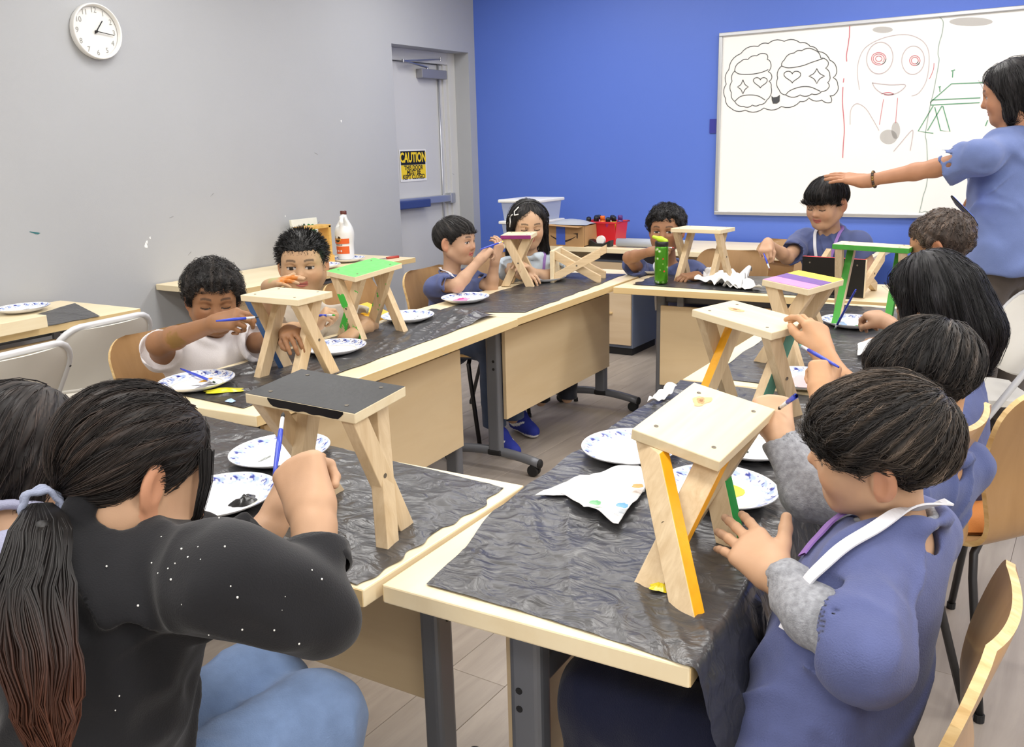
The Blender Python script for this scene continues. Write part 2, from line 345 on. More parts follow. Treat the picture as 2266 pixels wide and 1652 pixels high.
def stroke(name,pts,c,wd=.0022,smooth=True,closed=False):
    p=np.array([bpt(*q) for q in pts])[:,[0,2]]
    if smooth and len(p)>2:
        n=len(p); tt=np.arange(n); u=np.linspace(0,n-1,(n-1)*5+1); q=[]
        for t in u:
            i=min(int(t),n-2); f=t-i; p0,p1,p2,p3=p[max(i-1,0)],p[i],p[i+1],p[min(i+2,n-1)]
            q.append(.5*((2*p1)+(-p0+p2)*f+(2*p0-5*p1+4*p2-p3)*f*f+(-p0+3*p1-3*p2+p3)*f**3))
        p=np.array(q)
    t=np.gradient(p,axis=0); t/=np.linalg.norm(t,axis=1)[:,None]+1e-9; nn=np.stack([-t[:,1],t[:,0]],1)*wd
    y=-.0135; V=np.concatenate([np.stack([p[:,0]+s*nn[:,0],np.full(len(p),y),p[:,1]+s*nn[:,1]],1) for s in(1,-1)]); k=len(p)
    return mk(name,V,[(i,i+1,k+i+1,k+i) for i in range(k-1)],c,wb)
def scallop(pts,n=1):
    out=[]
    for a,b in zip(pts[:-1],pts[1:]):
        a=np.array(a);b=np.array(b); d=b-a; nn=np.array([d[1],-d[0]])*.16
        out+=[tuple(a)]+[tuple(a+d*f+nn*4*f*(1-f)) for f in (.2,.4,.6,.8)]
    return out+[tuple(pts[-1])]
KB=mat('marker_black',(70,72,74),.6); KR=mat('marker_red',(206,110,124),.6); KP=mat('marker_pale',(196,182,184),.6); KG=mat('marker_green',(96,158,122),.6); KD=mat('marker_dark_green',(150,170,160),.6)
def ZS(l): return [Z(*q) for q in l]
stroke('drawn_line',ZS(scallop([(205,680),(210,580),(228,480),(310,370),(430,320),(500,300),(610,285),(720,295),(790,320),(845,355),(925,415),(972,480),(948,535),(980,585),(965,645),(925,660),(935,705),(870,690),(780,675),(720,700),(590,735),(470,745),(340,760),(240,745),(205,680)])),KB,smooth=False)
stroke('drawn_line',ZS(scallop([(268,490),(310,425),(360,410),(420,385),(490,375),(492,410),(515,430),(500,495),(525,530),(505,560),(520,600),(490,690),(440,722),(390,725),(330,735),(268,700),(245,640),(250,560),(268,490)])),KB,smooth=False)
stroke('drawn_line',ZS([(268,490),(300,510),(380,512),(450,500),(500,480)]),KB)
stroke('drawn_line',ZS([(268,700),(310,665),(370,655),(430,662),(478,690)]),KB)
stroke('drawn_line',ZS(scallop([(592,455),(610,415),(680,365),(730,350),(820,345),(862,400),(915,430),(895,470),(925,520),(910,570),(920,600),(870,630),(800,648),(720,655),(620,655),(575,620),(565,540),(592,455)])),KB,smooth=False)
stroke('drawn_line',ZS([(592,455),(640,468),(730,455),(800,430),(875,405)]),KB)
stroke('drawn_line',ZS([(620,655),(650,625),(720,600),(790,600),(860,630)]),KB)
def heart(cx,cy,w,h): return [Z(cx+w*math.sin(t)**3,cy-h*(13*math.cos(t)-5*math.cos(2*t)-2*math.cos(3*t)-math.cos(4*t))/16) for t in np.linspace(0,2*math.pi,24)]
stroke('drawn_heart',heart(666,525,58,45),KB); stroke('drawn_heart',heart(445,565,48,40),KB)
def star(cx,cy,w,h): 
    q=[]; 
    for (ax,ay),(bx_,by_) in zip([(0,-h),(w,0),(0,h),(-w,0)],[(w,0),(0,h),(-w,0),(0,-h)]):
        for f in np.linspace(0,1,7)[:-1]:
            k=4*f*(1-f)*.45; q.append(Z(cx+(ax*(1-f)+bx_*f)*(1-k*.6),cy+(ay*(1-f)+by_*f)*(1-k*.6)))
    return q+[q[0]]
stroke('drawn_star',star(835,525,55,52),KB,smooth=False); stroke('drawn_star',star(325,600,38,50),KB,smooth=False)
q=ZS([(522,662),(535,672),(560,668),(580,655),(578,700),(560,715),(532,715),(524,690)]); p=[bpt(*a) for a in q]
MB().prism([(v[0],v[2]) for v in p],.0,.001,R=np.array([[1,0,0],[0,0,-1],[0,1,0]]),c=(0,-.0125,0)).build('drawn_mouth',KB,wb)
for seg in ([(1062,180),(1060,260)],[(1058,260),(1050,320),(1040,380),(1042,425)],[(1022,540),(1018,570)],[(1016,600),(1012,700),(1020,800),(1025,900),(1018,1000),(1014,1090)]): stroke('drawn_line',ZS(seg),KR,.0026)
def ell(cx,cy,rx,ry,a0=0,a1=360,rot=0,n=26):
    c,s=math.cos(rot),math.sin(rot); return [Z(cx+rx*math.cos(t)*c-ry*math.sin(t)*s,cy+rx*math.cos(t)*s+ry*math.sin(t)*c) for t in np.radians(np.linspace(a0,a1,n))]
stroke('drawn_line',ZS([(1130,620),(1115,500),(1130,400),(1180,320),(1300,260),(1440,238),(1540,265),(1600,330),(1610,440),(1590,560),(1540,640),(1490,662)]),KP,.0018)
stroke('drawn_line',ell(1270,400,90,110,0,360,.2),KP,.0022); stroke('drawn_line',ell(1500,415,78,98,0,360,.1),KP,.002)
for r in (50,38,22): stroke('drawn_line',ell(1263,405,r,r*.85,rng.uniform(0,90),rng.uniform(380,430)),KR,.0018)
for r in (36,24): stroke('drawn_line',ell(1512,418,r,r*.95,20,430),KR,.0018)
stroke('drawn_line',ZS([(1218,570),(1240,610),(1290,645),(1350,652),(1410,630),(1446,585),(1340,585),(1218,572)]),KP,.0022); stroke('drawn_line',ZS([(1280,648),(1310,640),(1345,640),(1365,650),(1330,656),(1300,652)]),KR,.002)
for seg in ([(1296,685),(1280,780),(1268,860)],[(1394,675),(1386,760),(1380,850)]): stroke('drawn_line',ZS(seg),KR,.0016)
stroke('drawn_line',ZS([(1065,860),(1070,760),(1110,715),(1170,745),(1220,820),(1265,900)]),KP,.0018); stroke('drawn_line',ZS([(1365,1045),(1420,980),(1490,900),(1498,930),(1480,1040)]),KP,.002); stroke('drawn_line',ZS([(1645,435),(1640,480),(1620,530),(1610,545)]),KR,.0016)
stroke('drawn_line',ZS([(1680,115),(1708,150),(1700,230),(1680,300),(1672,370),(1680,410),(1670,480),(1655,560),(1640,640),(1620,720),(1600,830),(1585,930),(1595,1000),(1600,1200),(1590,1290),(1570,1350),(1560,1400),(1542,1470)]),KD,.0018)
for seg in ([(1620,705),(1765,578),(1990,570)],[(1620,705),(1622,725),(1960,708)],[(1630,690),(1800,682),(1965,675)],[(1640,728),(1535,905),(1640,920)],[(1700,730),(1600,900)],[(1650,740),(1690,900),(1755,908),(1705,730)],[(1762,490),(1790,482)],[(1775,490),(1772,535)],[(1676,600),(1692,598)],[(1684,602),(1686,635)],[(2015,830),(2000,870)]): stroke('drawn_line',ZS(seg),KG,.0026,smooth=False)
stroke('drawn_line',ZS([(1545+i*14,1460+5*math.sin(i*1.7)+i*.8) for i in range(22)]),KD,.0014)
for cx,cy,rx,ry in ((1330,945,60,50),(1290,205,70,22),(1900,150,150,30),(1380,900,30,60)):
    mm=mat('marker_smudge',(214,211,207),.5,alpha=.45); p=[bpt(*a) for a in ell(cx,cy,rx,ry)]
    MB().prism([(v[0],v[2]) for v in p[:-1]],0,.0004,R=np.array([[1,0,0],[0,0,-1],[0,1,0]]),c=(0,-.0118,0)).build('eraser_smudge',mm,wb)
for q in ((195,258),(1145,165),(152,1450),(1175,1465),(912,1012),(2140,100)):
    v=bpt(*Z(*q)); MB().sphere(v+[0,.003,0],(.004,.002,.004),8,6).build('board_rivet',KB,wb)
tp=P(1577,279,y=WY-.003); tz=.05
o=MB().box((0,0,0),(.05,.003,.095)).build('tape_strip',mat('blue_tape',(48,52,150),.5)); o.location=(tp[0]+.004,tp[1]-.002,tp[2]); tag(o,'strip of dark blue tape beside the whiteboard edge','tape')
# ================================================================ TABLES
def make_table(name,cx,cy,ang,L=1.48,D=.51,label='',group='classroom tables',feet=(.18,.18),panel=(.19,.19),wheels=True,ly=.04):
    """origin = table centre on the floor; local +y side carries the modesty panel"""
    t=empty(name,(cx,cy,0),math.radians(ang)); tag(t,label,'table',group)
    h=TZ; tt=.032
    MB().box((0,0,h-tt/2),(L,D,tt)).build('table_top',M['maple'],t,bevel=.003)
    for c,d in (((0,D/2-.0004,h-tt/2),(L-.004,.003,tt-.004)),((0,-D/2+.0004,h-tt/2),(L-.004,.003,tt-.004))): MB().box(c,d).build('edge_band',M['maple_edge'],t)
    MB().box((0,ly-.01,h-tt-.03),(L-2*feet[0],.045,.06)).build('cross_beam',M['table_dark'],t,bevel=.006)
    MB().box((0,ly-.015,h-.20),(L-2*feet[0],.03,.05)).build('cross_beam',M['table_dark'],t,bevel=.006)
    x0,x1=-L/2+panel[0],L/2-panel[1]
    pn=MB().box(((x0+x1)/2,ly+.045,h-tt-.07-.2),(x1-x0,.018,.4)).build('modesty_panel',M['panel'],t,bevel=.002)
    for xx in (x0+.1,(x0+x1)/2,x1-.1): MB().box((xx,ly+.045,h-tt-.035),(.03,.016,.07)).build('panel_bracket',M['table_grey'],t)
    for s,fx in ((-1,feet[0]),(1,feet[1])):
        x=s*(L/2-fx)
        lg=MB().box((x,ly,.385),(.045,.062,.63)).build('leg',M['table_grey'],t,bevel=.012,seg=3)
        hl=MB()
        for z in (.47,.505): hl.cyl((x-.0235,ly+.01,z),(x+.0235,ly+.01,z),.0065,n=10)
        hl.build('bolt_hole',M['rubber'],lg)
        MB().box((x,ly,.085),(.052,.07,.028)).build('leg_collar',M['rubber'],lg,bevel=.008)
        yy=np.linspace(-D/2+.01,D/2-.005,13); pth=[(x,y,.088-.03*(abs(y)/(D/2))**2) for y in yy]
        ft=MB().tube(pth,.021,12).build('foot_bar',M['table_grey'],t,smooth=True)
        [MB().sphere((x,yy[q],pth[q][2]),(.022,.012,.022)).build('foot_cap',M['rubber'],ft,smooth=True) for q in(-1,0)]
        if wheels:
            for y in (yy[0]+.03,yy[-1]-.03):
                cs=MB()
                for dx_ in (-.011,.011): cs.lathe([(.006,-.009),(.024,-.009),(.026,-.005),(.026,.005),(.024,.009),(.006,.009)],18,c=(x+dx_,y,.027),R=np.array([[0,0,1],[1,0,0],[0,1,0]]))
                cs.box((x,y,.045),(.02,.03,.02)); cs.cyl((x,y,.04),(x,y,.07),.006,n=8)
                cs.build('caster',M['rubber'],t,smooth=False)
    return t
def ctr(corner,ang,dx,dy):
    c,s=math.cos(math.radians(ang)),math.sin(math.radians(ang)); return corner[0]+dx*c-dy*s,corner[1]+dx*s+dy*c
L_=1.48; D_=.51
# table A : corner front right
c=ctr((-.917,.961),2.2,-L_/2,D_/2); make_table('training_table',c[0],c[1],2.2,label='maple table in the lower left holding the black-topped stool',ly=.12,feet=(.18,.14),panel=(.19,.16))
# R1: near-left corner; long axis along +y ; local +y -> world -x  => ang = 90+a
c=ctr((-.903,.99),2.6,D_/2,L_/2-.03); make_table('training_table',c[0],c[1],92.6,L=1.42,label='nearest maple table at the right with black sheet hanging over its side',feet=(.18,.18),ly=.09); R1C=c
c=ctr((-.985,2.424),1.5,D_/2,L_/2); make_table('training_table',c[0],c[1],91.5,label='right row maple table farther back under the striped stool'); R2C=c
# B (inner edge right): local +y -> world +x => ang=-90+a
c=ctr((-1.822,1.555),4.6,-D_/2,L_/2); make_table('training_table',c[0],c[1],-90+4.6,label='left row maple table in front of the boy in white'); BC=c
c=ctr((-1.95,3.035),2.6,-D_/2,L_/2); make_table('training_table',c[0],c[1],-90+2.6,label='left row maple table farther back with a grey leg in view',ly=.03); CC=c
c=ctr((-1.965,3.93),3.0,L_/2,D_/2); make_table('training_table',c[0],c[1],180+3.0,label='maple table across the back holding the green bottle',ly=.06); DC=c
# wall tables
make_table('training_table',WX+.305,3.05+.75,90-180+0.0,L=1.5,D=.59,label='maple table against the grey wall holding the glue jug',group='wall tables')
make_table('training_table',WX+.37,2.5-.75,-90+2.5,L=1.5,D=.59,label='maple table against the grey wall behind the white folding chairs',group='wall tables')
# ================================================================ CHAIRS
def shell_chair(name,loc,ang,label,pad=None,padname='blue',group='plywood shell chairs',legs=True):
    """local: faces +y, origin on floor under the seat"""
    t=empty(name,loc,math.radians(ang)); tag(t,label,'chair',group)
    prof=np.array([(.205,.422),(.198,.440),(.175,.449),(.10,.447),(.0,.440),(-.09,.434),(-.145,.438),(-.178,.460),(-.190,.500),(-.186,.56),(-.182,.62),(-.188,.68),(-.203,.74),(-.222,.80),(-.231,.825)])
    n=len(prof); u=np.linspace(0,n-1,44); pr=[]
    for q in u:
        i=min(int(q),n-2); f=q-i; p0,p1,p2,p3=prof[max(i-1,0)],prof[i],prof[i+1],prof[min(i+2,n-1)]
        pr.append(.5*((2*p1)+(-p0+p2)*f+(2*p0-5*p1+4*p2-p3)*f*f+(-p0+3*p1-3*p2+p3)*f**3))
    pr=np.array(pr); s=np.concatenate([[0],np.cumsum(np.linalg.norm(np.diff(pr,axis=0),axis=1))]); tot=s[-1]
    def hw(si):
        w0=.205-.012*math.exp(-((si-.46)/.1)**2)
        r=.085
        for e in (si,tot-si):
            if e<r: w0-=r-math.sqrt(max(0,r*r-(r-e)**2))
        return max(w0,.05)
    tn=np.gradient(pr,axis=0); tn/=np.linalg.norm(tn,axis=1)[:,None]; nr=np.stack([-tn[:,1],tn[:,0]],1)  # (y,z)
    if nr[10][1]<0: nr=-nr
    k=13; th=.0065; top=[];bot=[]
    for i in range(len(pr)):
        w_=hw(s[i]); back=max(0,min(1,(pr[i][1]-.47)/.15)); row1=[];row2=[]
        for j in range(k):
            a=-1+2*j/(k-1); curve=.018*back*(a*a)+.004*(1-back)*a*a
            y=pr[i][0]+nr[i][0]*curve; z=pr[i][1]+nr[i][1]*curve
            row1.append((a*w_,y+nr[i][0]*th,z+nr[i][1]*th)); row2.append((a*w_,y-nr[i][0]*th,z-nr[i][1]*th))
        top.append(row1);bot.append(row2)
    top=np.array(top);bot=np.array(bot); m=MB(); m.grid(top); 
    b2=MB(); b2.grid(bot[:,::-1]); nn=m.n; m.add(np.concatenate(b2.v),b2.f,0)
    # rim
    def loop(g): return np.concatenate([g[:,0],g[-1,1:],g[::-1][1:,-1],g[0][::-1][1:-1]])
    lt,lb=loop(top),loop(bot); q=len(lt); m.add(np.concatenate([lt,lb]),[(i,(i+1)%q,q+(i+1)%q,q+i) for i in range(q)],1)
    sh=m.build('seat_shell',[M['ply'],M['ply_edge']],t,smooth=False)
    me=sh.data; sm=np.array([p.material_index==0 for p in me.polygons]); me.polygons.foreach_set('use_smooth',sm)
    if pad:
        pm=MB(); gy=np.linspace(-.13,.19,14); gx=np.linspace(-1,1,14); G=np.zeros((14,14,3)); G2=G.copy()
        for i,y in enumerate(gy):
            e=min((y+.13),(.19-y)); w_=.185-(.06-math.sqrt(max(0,.06**2-(.06-min(e,.06))**2)))
            for j,a in enumerate(gx):
                ed=min(1,min(e/.03,(1-abs(a))*w_/.03)); z=.452+.028*math.sqrt(max(0,1-(1-ed)**2)); G[i,j]=(a*w_,y,z); G2[i,j]=(a*w_,y,.447)
        pm.grid(G); pm.grid(G2[:,::-1]); pm.build('seat_pad',pad,t,smooth=True)
    for sx in (-1,1):
        for sy,ye,yt in ((1,.215,.13),(-1,-.225,-.12)):
            pth=[(sx*.06,yt*.6,.432),(sx*.13,yt,.428),(sx*.155,yt*1.05,.40),(sx*.165,yt*1.15,.34),(sx*.2,ye,.012)]
            lg=MB().tube(pth,.0105,10).build('leg',M['darksteel'],t,smooth=True); MB().cyl((sx*.2,ye,0),(sx*.199,ye*.995,.02),.0125,n=10).build('leg_cap',M['rubber'],lg)
    return t
PB=mat('seat_blue',(38,86,170),.85,bump=.3,bscale=500); PO=mat('seat_orange',(206,130,62),.85,bump=.3,bscale=500)
shell_chair('shell_chair',(-.27,1.21,0),90,'plywood chair with blue seat under the nearest boy in blue',PB)
shell_chair('shell_chair',(-.40,2.09,0),84,'plywood chair with tilted back behind the second boy at the right table')
shell_chair('shell_chair',(-.20,2.56,0),56,'empty plywood chair with orange seat at the right edge',PO)
shell_chair('shell_chair',(-2.50,1.92,0),-88,'plywood chair behind the boy in the white shirt')
shell_chair('shell_chair',(-2.52,2.36,0),-90,'plywood chair behind the boy in the cream shirt')
shell_chair('shell_chair',(-2.72,3.13,0),-84,'empty plywood chair between the cream shirt boy and the profile boy')
shell_chair('shell_chair',(-2.64,3.60,0),-88,'plywood chair under the boy seen in profile')
shell_chair('shell_chair',(-1.70,4.66,0),180,'plywood chair behind the curly haired boy at the back table')
shell_chair('shell_chair',(-1.22,4.82,0),174,'empty plywood chair left of the standing bowl-cut boy')
shell_chair('shell_chair',(-1.55,5.30,0),184,'plywood chair pushed close to the blue wall')
shell_chair('shell_chair',(-2.66,4.20,0),-100,'plywood chair under the girl with the hair clip')
shell_chair('shell_chair',(-1.20,.72,0),4,'plywood chair under the girl in the black jacket')
shell_chair('shell_chair',(-1.62,.66,0),4,'plywood chair under the girl at the lower left corner')
def folding_chair(name,loc,ang,label,open_=True):
    t=empty(name,loc,math.radians(ang)); tag(t,label,'chair','white folding chairs')
    # back frame: inverted U tube leaning back, facing +y
    top=.80; def_=lambda z: -.17-.16*(z-.45)
    pts=[]
    for sx in(-1,):
        pass
    zz=np.linspace(.0,.66,8); left=[(-.225,.28-.66*z,z) for z in zz]
    yb=lambda z:.28-.66*z
    arc=[(-.225+.09*(1-math.cos(a)),yb(.70+.1*math.sin(a)),.70+.1*math.sin(a)) for a in np.linspace(.1,math.pi/2,6)]
    path=left+arc+[(-x,y,z) for x,y,z in arc[::-1]]+[(-x,y,z) for x,y,z in left[::-1]]
    MB().tube(path,.0125,10).build('back_frame',M['foldframe'],t,smooth=True)
    # back panel
    m=MB(); nz,nx_=12,14; F=np.zeros((nz,nx_,3)); B=F.copy()
    for i in range(nz):
        z=.555+.235*i/(nz-1); e=(z-.70)/.1; w_=.222-(.09*(1-math.sqrt(max(0,1-min(1,max(0,e))**2))) if e>0 else 0)
        for j in range(nx_):
            a=-1+2*j/(nx_-1); cv=-.035*(1-a*a); zz_=z-.03*(1-a*a)*(1-i/(nz-1))
            F[i,j]=(a*w_,yb(zz_)+cv+.010,zz_); B[i,j]=(a*w_,yb(zz_)+cv-.004,zz_)
    m.grid(F); m.grid(B[:,::-1]); 
    def loop(g): return np.concatenate([g[:,0],g[-1,1:],g[::-1][1:,-1],g[0][::-1][1:-1]])
    lt,lb=loop(F),loop(B); q=len(lt); m.add(np.concatenate([lt,lb]),[(i,(i+1)%q,q+(i+1)%q,q+i) for i in range(q)])
    m.build('backrest',M['foldwhite'],t,smooth=True)
    rm=MB(); rm.tube([tuple(p) for p in B[0]],.008,8); rm.build('lower_rib',M['foldwhite'],t,smooth=True)
    cl=MB()
    for sx in(-1,1): 
        for z in (.575,.70): cl.sphere((sx*.226,yb(z)-.012,z),.005,8,6)
    cl.build('rivet',M['darksteel'],t)
    # seat
    G=np.zeros((10,10,3)); G2=G.copy()
    for i in range(10):
        y=-.21+.42*i/9
        for j in range(10):
            a=-1+2*j/9; w_=.185+.02*(i/9); e=min(i,9-i)/9; w_-=.03 if e==0 else 0
            G[i,j]=(a*w_,y,.445+.012*(y/.21)-.010*(1-a*a)); G2[i,j]=G[i,j]-[0,0,.024]
    s=MB(); s.grid(G); s.grid(G2[:,::-1]); lt,lb=loop(G),loop(G2); q=len(lt); s.add(np.concatenate([lt,lb]),[(i,(i+1)%q,q+(i+1)%q,q+i) for i in range(q)])
    s.build('seat',M['foldwhite'],t,smooth=True,bevel=0)
    for sx in(-1,1):
        lg=MB().tube([(sx*.20,.17,.43),(sx*.205,-.05,.26),(sx*.205,-.30,.01)],.0115,10).build('leg',M['foldframe'],t,smooth=True)
        MB().cyl((sx*.205,-.30,0),(sx*.205,-.296,.02),.014,n=10).build('leg_cap',M['rubber'],lg)
    MB().tube([(-.205,-.24,.06),(.205,-.24,.06)],.009,8).build('cross_bar',M['foldframe'],t,smooth=True)
    MB().tube([(-.225,.21,.105),(.225,.21,.105)],.009,8).build('cross_bar',M['foldframe'],t,smooth=True)
    return t
folding_chair('folding_chair',(-3.42,2.02,0),96,'white folding chair facing the wall table, the farther of the two')
folding_chair('folding_chair',(-3.18,1.52,0),98,'white folding chair cut by the left picture edge')
folding_chair('folding_chair',(-.37,3.88,0),118,'white folding chair behind the long haired girl at the right')
# ================================================================ IMPLICIT-SURFACE MODELLER (bodies, clothes, hair)
F32=np.float32
def d_rc(p,a,b,r1,r2):
    a=np.asarray(a,F32); ba=np.asarray(b,F32)-a; l2=float(ba@ba)+1e-12; rr=r1-r2; a2=l2-rr*rr; il2=1/l2
    pa=p-a; y=pa@ba; z=y-l2; x2=((pa*F32(l2)-y[...,None]*ba)**2).sum(-1); y2=y*y*l2; z2=z*z*l2
    if a2<=1e-9:
        return np.sqrt((pa**2).sum(-1))-r1
    k=math.copysign(1,rr)*rr*rr*x2 if rr!=0 else 0*x2
    d=(np.sqrt(np.maximum(x2*a2*il2,0))+y*rr)*il2-r1
    c1=np.sign(z)*a2*z2>k; d=np.where(c1,np.sqrt(np.maximum(x2+z2,0))*il2-r2,d)
    c2=(np.sign(y)*a2*y2<k)&~c1; d=np.where(c2,np.sqrt(np.maximum(x2+y2,0))*il2-r1,d)
    return d
def d_el(p,c,r,R=None):
    q=p-np.asarray(c,F32)
    if R is not None: q=q@np.asarray(R,F32)
    r=np.asarray(r,F32); k0=np.sqrt(((q/r)**2).sum(-1)); k1=np.sqrt(((q/(r*r))**2).sum(-1))+1e-9
    return k0*(k0-1)/k1
class Sdf:
    def __init__(s): s.p=[]
    def rc(s,a,b,r1,r2=None,k=.02,op='u',fr=None,sc=None):
        a=np.asarray(a,float);b=np.asarray(b,float); r2=r1 if r2 is None else r2
        if fr is None: s.p.append((op,k,np.minimum(a-r1,b-r2),np.maximum(a+r1,b+r2),lambda p:d_rc(p,a,b,r1,r2)))
        else: # anisotropic: frame fr (cols), scale sc per axis
            fr=np.asarray(fr,float); sc=np.asarray(sc,float); la=(a@fr)*sc; lb=(b@fr)*sc; ms=1/sc.max(); ext=max(r1,r2)/sc.min()
            s.p.append((op,k,np.minimum(a,b)-ext,np.maximum(a,b)+ext,lambda p:d_rc(((p@fr.astype(F32))*sc.astype(F32)),la,lb,r1,r2)*F32(ms)))
        return s
    def el(s,c,r,R=None,k=.02,op='u'):
        c=np.asarray(c,float); e=max(np.broadcast_to(r,(3,))); r=np.broadcast_to(np.asarray(r,float),(3,)).copy(); s.p.append((op,k,c-e,c+e,lambda p:d_el(p,c,r,R))); return s
    def plane(s,pt,n,k=.004):
        pt=np.asarray(pt,F32); n=unit(n).astype(F32); s.p.append(('x',k,None,None,lambda p:(p-pt)@n)); return s
    def chain(s,pts,rs,k=.015):
        for i in range(len(pts)-1): s.rc(pts[i],pts[i+1],rs[i],rs[i+1],k)
        return s
    def bounds(s):
        lo=np.min([q[2] for q in s.p if q[0]=='u'],0); hi=np.max([q[3] for q in s.p if q[0]=='u'],0); return lo,hi
    def grid(s,v,lo=None,hi=None,pad=.02):
        if lo is None: lo,hi=s.bounds(); lo=lo-pad; hi=hi+pad
        lo=np.asarray(lo,float); n=np.ceil((np.asarray(hi)-lo)/v).astype(int)+1
        D=np.full(n,1.0,F32); ax=[(lo[i]+v*np.arange(n[i])).astype(F32) for i in range(3)]
        for op,k,a,b,f in s.p:
            if a is None: i0=np.zeros(3,int); i1=n
            else:
                m=k+.012; i0=np.clip(np.floor((a-m-lo)/v).astype(int),0,n); i1=np.clip(np.ceil((b+m-lo)/v).astype(int)+1,0,n)
            if np.any(i1<=i0): continue
            sl=tuple(slice(x,y) for x,y in zip(i0,i1)); g=np.stack(np.meshgrid(*[ax[i][sl[i]] for i in range(3)],indexing='ij'),-1)
            d=f(g).astype(F32); D0=D[sl]
            if op=='u': h=np.maximum(k-np.abs(D0-d),0)/k if k>0 else 0; D[sl]=np.minimum(D0,d)-h*h*k*.25
            else:
                if op=='s': d=-d
                h=np.maximum(k-np.abs(D0-d),0)/k; D[sl]=np.maximum(D0,d)+h*h*k*.25
        return Grid(D,lo,v)
class Grid:
    def __init__(s,D,lo,v): s.D=D; s.lo=np.asarray(lo,float); s.v=v
    def near(s,w):
        i=np.argwhere(np.abs(s.D)<w); return i,(s.lo+i*s.v)
    def addnear(s,w,fn):
        i,p=s.near(w)
        if len(i): s.D[i[:,0],i[:,1],i[:,2]]+=fn(p).astype(F32)
        return s
    def sample(s,p):
        q=(np.asarray(p)-s.lo)/s.v; n=np.array(s.D.shape); q=np.clip(q,0,n-1.001); i=np.floor(q).astype(int); u=q-i; r=0
        for a in(0,1):
            for b in(0,1):
                for c in(0,1):
                    wt=(u[:,0] if a else 1-u[:,0])*(u[:,1] if b else 1-u[:,1])*(u[:,2] if c else 1-u[:,2]); r=r+wt*s.D[i[:,0]+a,i[:,1]+b,i[:,2]+c]
        return r
    def grad(s,p,e=None):
        e=e or s.v; g=np.stack([s.sample(p+np.eye(3)[k]*e)-s.sample(p-np.eye(3)[k]*e) for k in range(3)],1); return g/(np.linalg.norm(g,axis=1)[:,None]+1e-9)
    def mesh(s):
        D=s.D; I=D<0; A=np.zeros(tuple(np.array(D.shape)-1),np.int8)
        for a in(0,1):
            for b in(0,1):
                for c in(0,1): A+=I[a:D.shape[0]-1+a,b:D.shape[1]-1+b,c:D.shape[2]-1+c]
        act=np.argwhere((A>0)&(A<8))
        if len(act)==0: return np.zeros((0,3)),np.zeros((0,4),int)
        ids=np.full(A.shape,-1,np.int64); ids[act[:,0],act[:,1],act[:,2]]=np.arange(len(act))
        cn={}
        for a in(0,1):
            for b in(0,1):
                for c in(0,1): cn[a,b,c]=D[act[:,0]+a,act[:,1]+b,act[:,2]+c]
        acc=np.zeros((len(act),3)); cnt=np.zeros(len(act))
        for e0 in cn:
            for k in range(3):
                if e0[k]==0:
                    e1=tuple(1 if q==k else e0[q] for q in range(3)); d0,d1=cn[e0],cn[e1]; m=(d0<0)!=(d1<0)
                    t=d0[m]/(d0[m]-d1[m]); o=np.tile(np.array(e0,float),(m.sum(),1)); o[:,k]=t; acc[m]+=o; cnt[m]+=1
        V=s.lo+(act+acc/cnt[:,None])*s.v; Fs=[]
        for k in range(3):
            a,b=[(1,2),(2,0),(0,1)][k]; sl0=[slice(None)]*3; sl1=[slice(None)]*3; sl0[k]=slice(0,-1); sl1[k]=slice(1,None)
            E=I[tuple(sl0)]!=I[tuple(sl1)]; e=np.argwhere(E); ok=(e[:,a]>0)&(e[:,b]>0)&(e[:,a]<A.shape[a])&(e[:,b]<A.shape[b]); e=e[ok]
            if len(e)==0: continue
            ins=I[e[:,0],e[:,1],e[:,2]]
            def cid(da,db):
                q=e.copy(); q[:,a]-=da; q[:,b]-=db; return ids[q[:,0],q[:,1],q[:,2]]
            f=np.stack([cid(1,1),cid(0,1),cid(0,0),cid(1,0)],1); f[~ins]=f[~ins][:,::-1]; Fs.append(f)
        f=np.concatenate(Fs); f=f[(f>=0).all(1)]
        return V,f
def merge(ms):
    V=[];Fc=[];n=0
    for v,f in ms: V.append(v);Fc.append(f+n);n+=len(v)
    return np.concatenate(V),np.concatenate(Fc)
def smooth_mesh(V,F,it=1,lam=.5):
    e=np.concatenate([F[:,[0,1]],F[:,[1,2]],F[:,[2,3]],F[:,[3,0]]])
    for _ in range(it):
        a=np.zeros_like(V); c=np.zeros(len(V)); np.add.at(a,e[:,0],V[e[:,1]]); np.add.at(c,e[:,0],1); np.add.at(a,e[:,1],V[e[:,0]]); np.add.at(c,e[:,1],1)
        V=V+lam*(a/np.maximum(c,1)[:,None]-V)
    return V
def strands(paths,r,nsd=3):
    """paths (N,K,3), r (N,K) -> verts, quads"""
    N,K=paths.shape[:2]; t=np.gradient(paths,axis=1); t/=np.linalg.norm(t,axis=2)[...,None]+1e-9
    h=np.array([.31,.22,.92]); n=np.cross(t,h); n/=np.linalg.norm(n,axis=2)[...,None]+1e-9; b=np.cross(t,n)
    V=[]
    for q in range(nsd):
        a=2*math.pi*q/nsd; V.append(paths+r[...,None]*(math.cos(a)*n+math.sin(a)*b))
    V=np.stack(V,2)  # N,K,nsd,3
    idx=np.arange(N*K*nsd).reshape(N,K,nsd); f=[]
    for q in range(nsd):
        w_=(q+1)%nsd; f.append(np.stack([idx[:,:-1,q],idx[:,:-1,w_],idx[:,1:,w_],idx[:,1:,q]],-1).reshape(-1,4))
    return V.reshape(-1,3),np.concatenate(f)
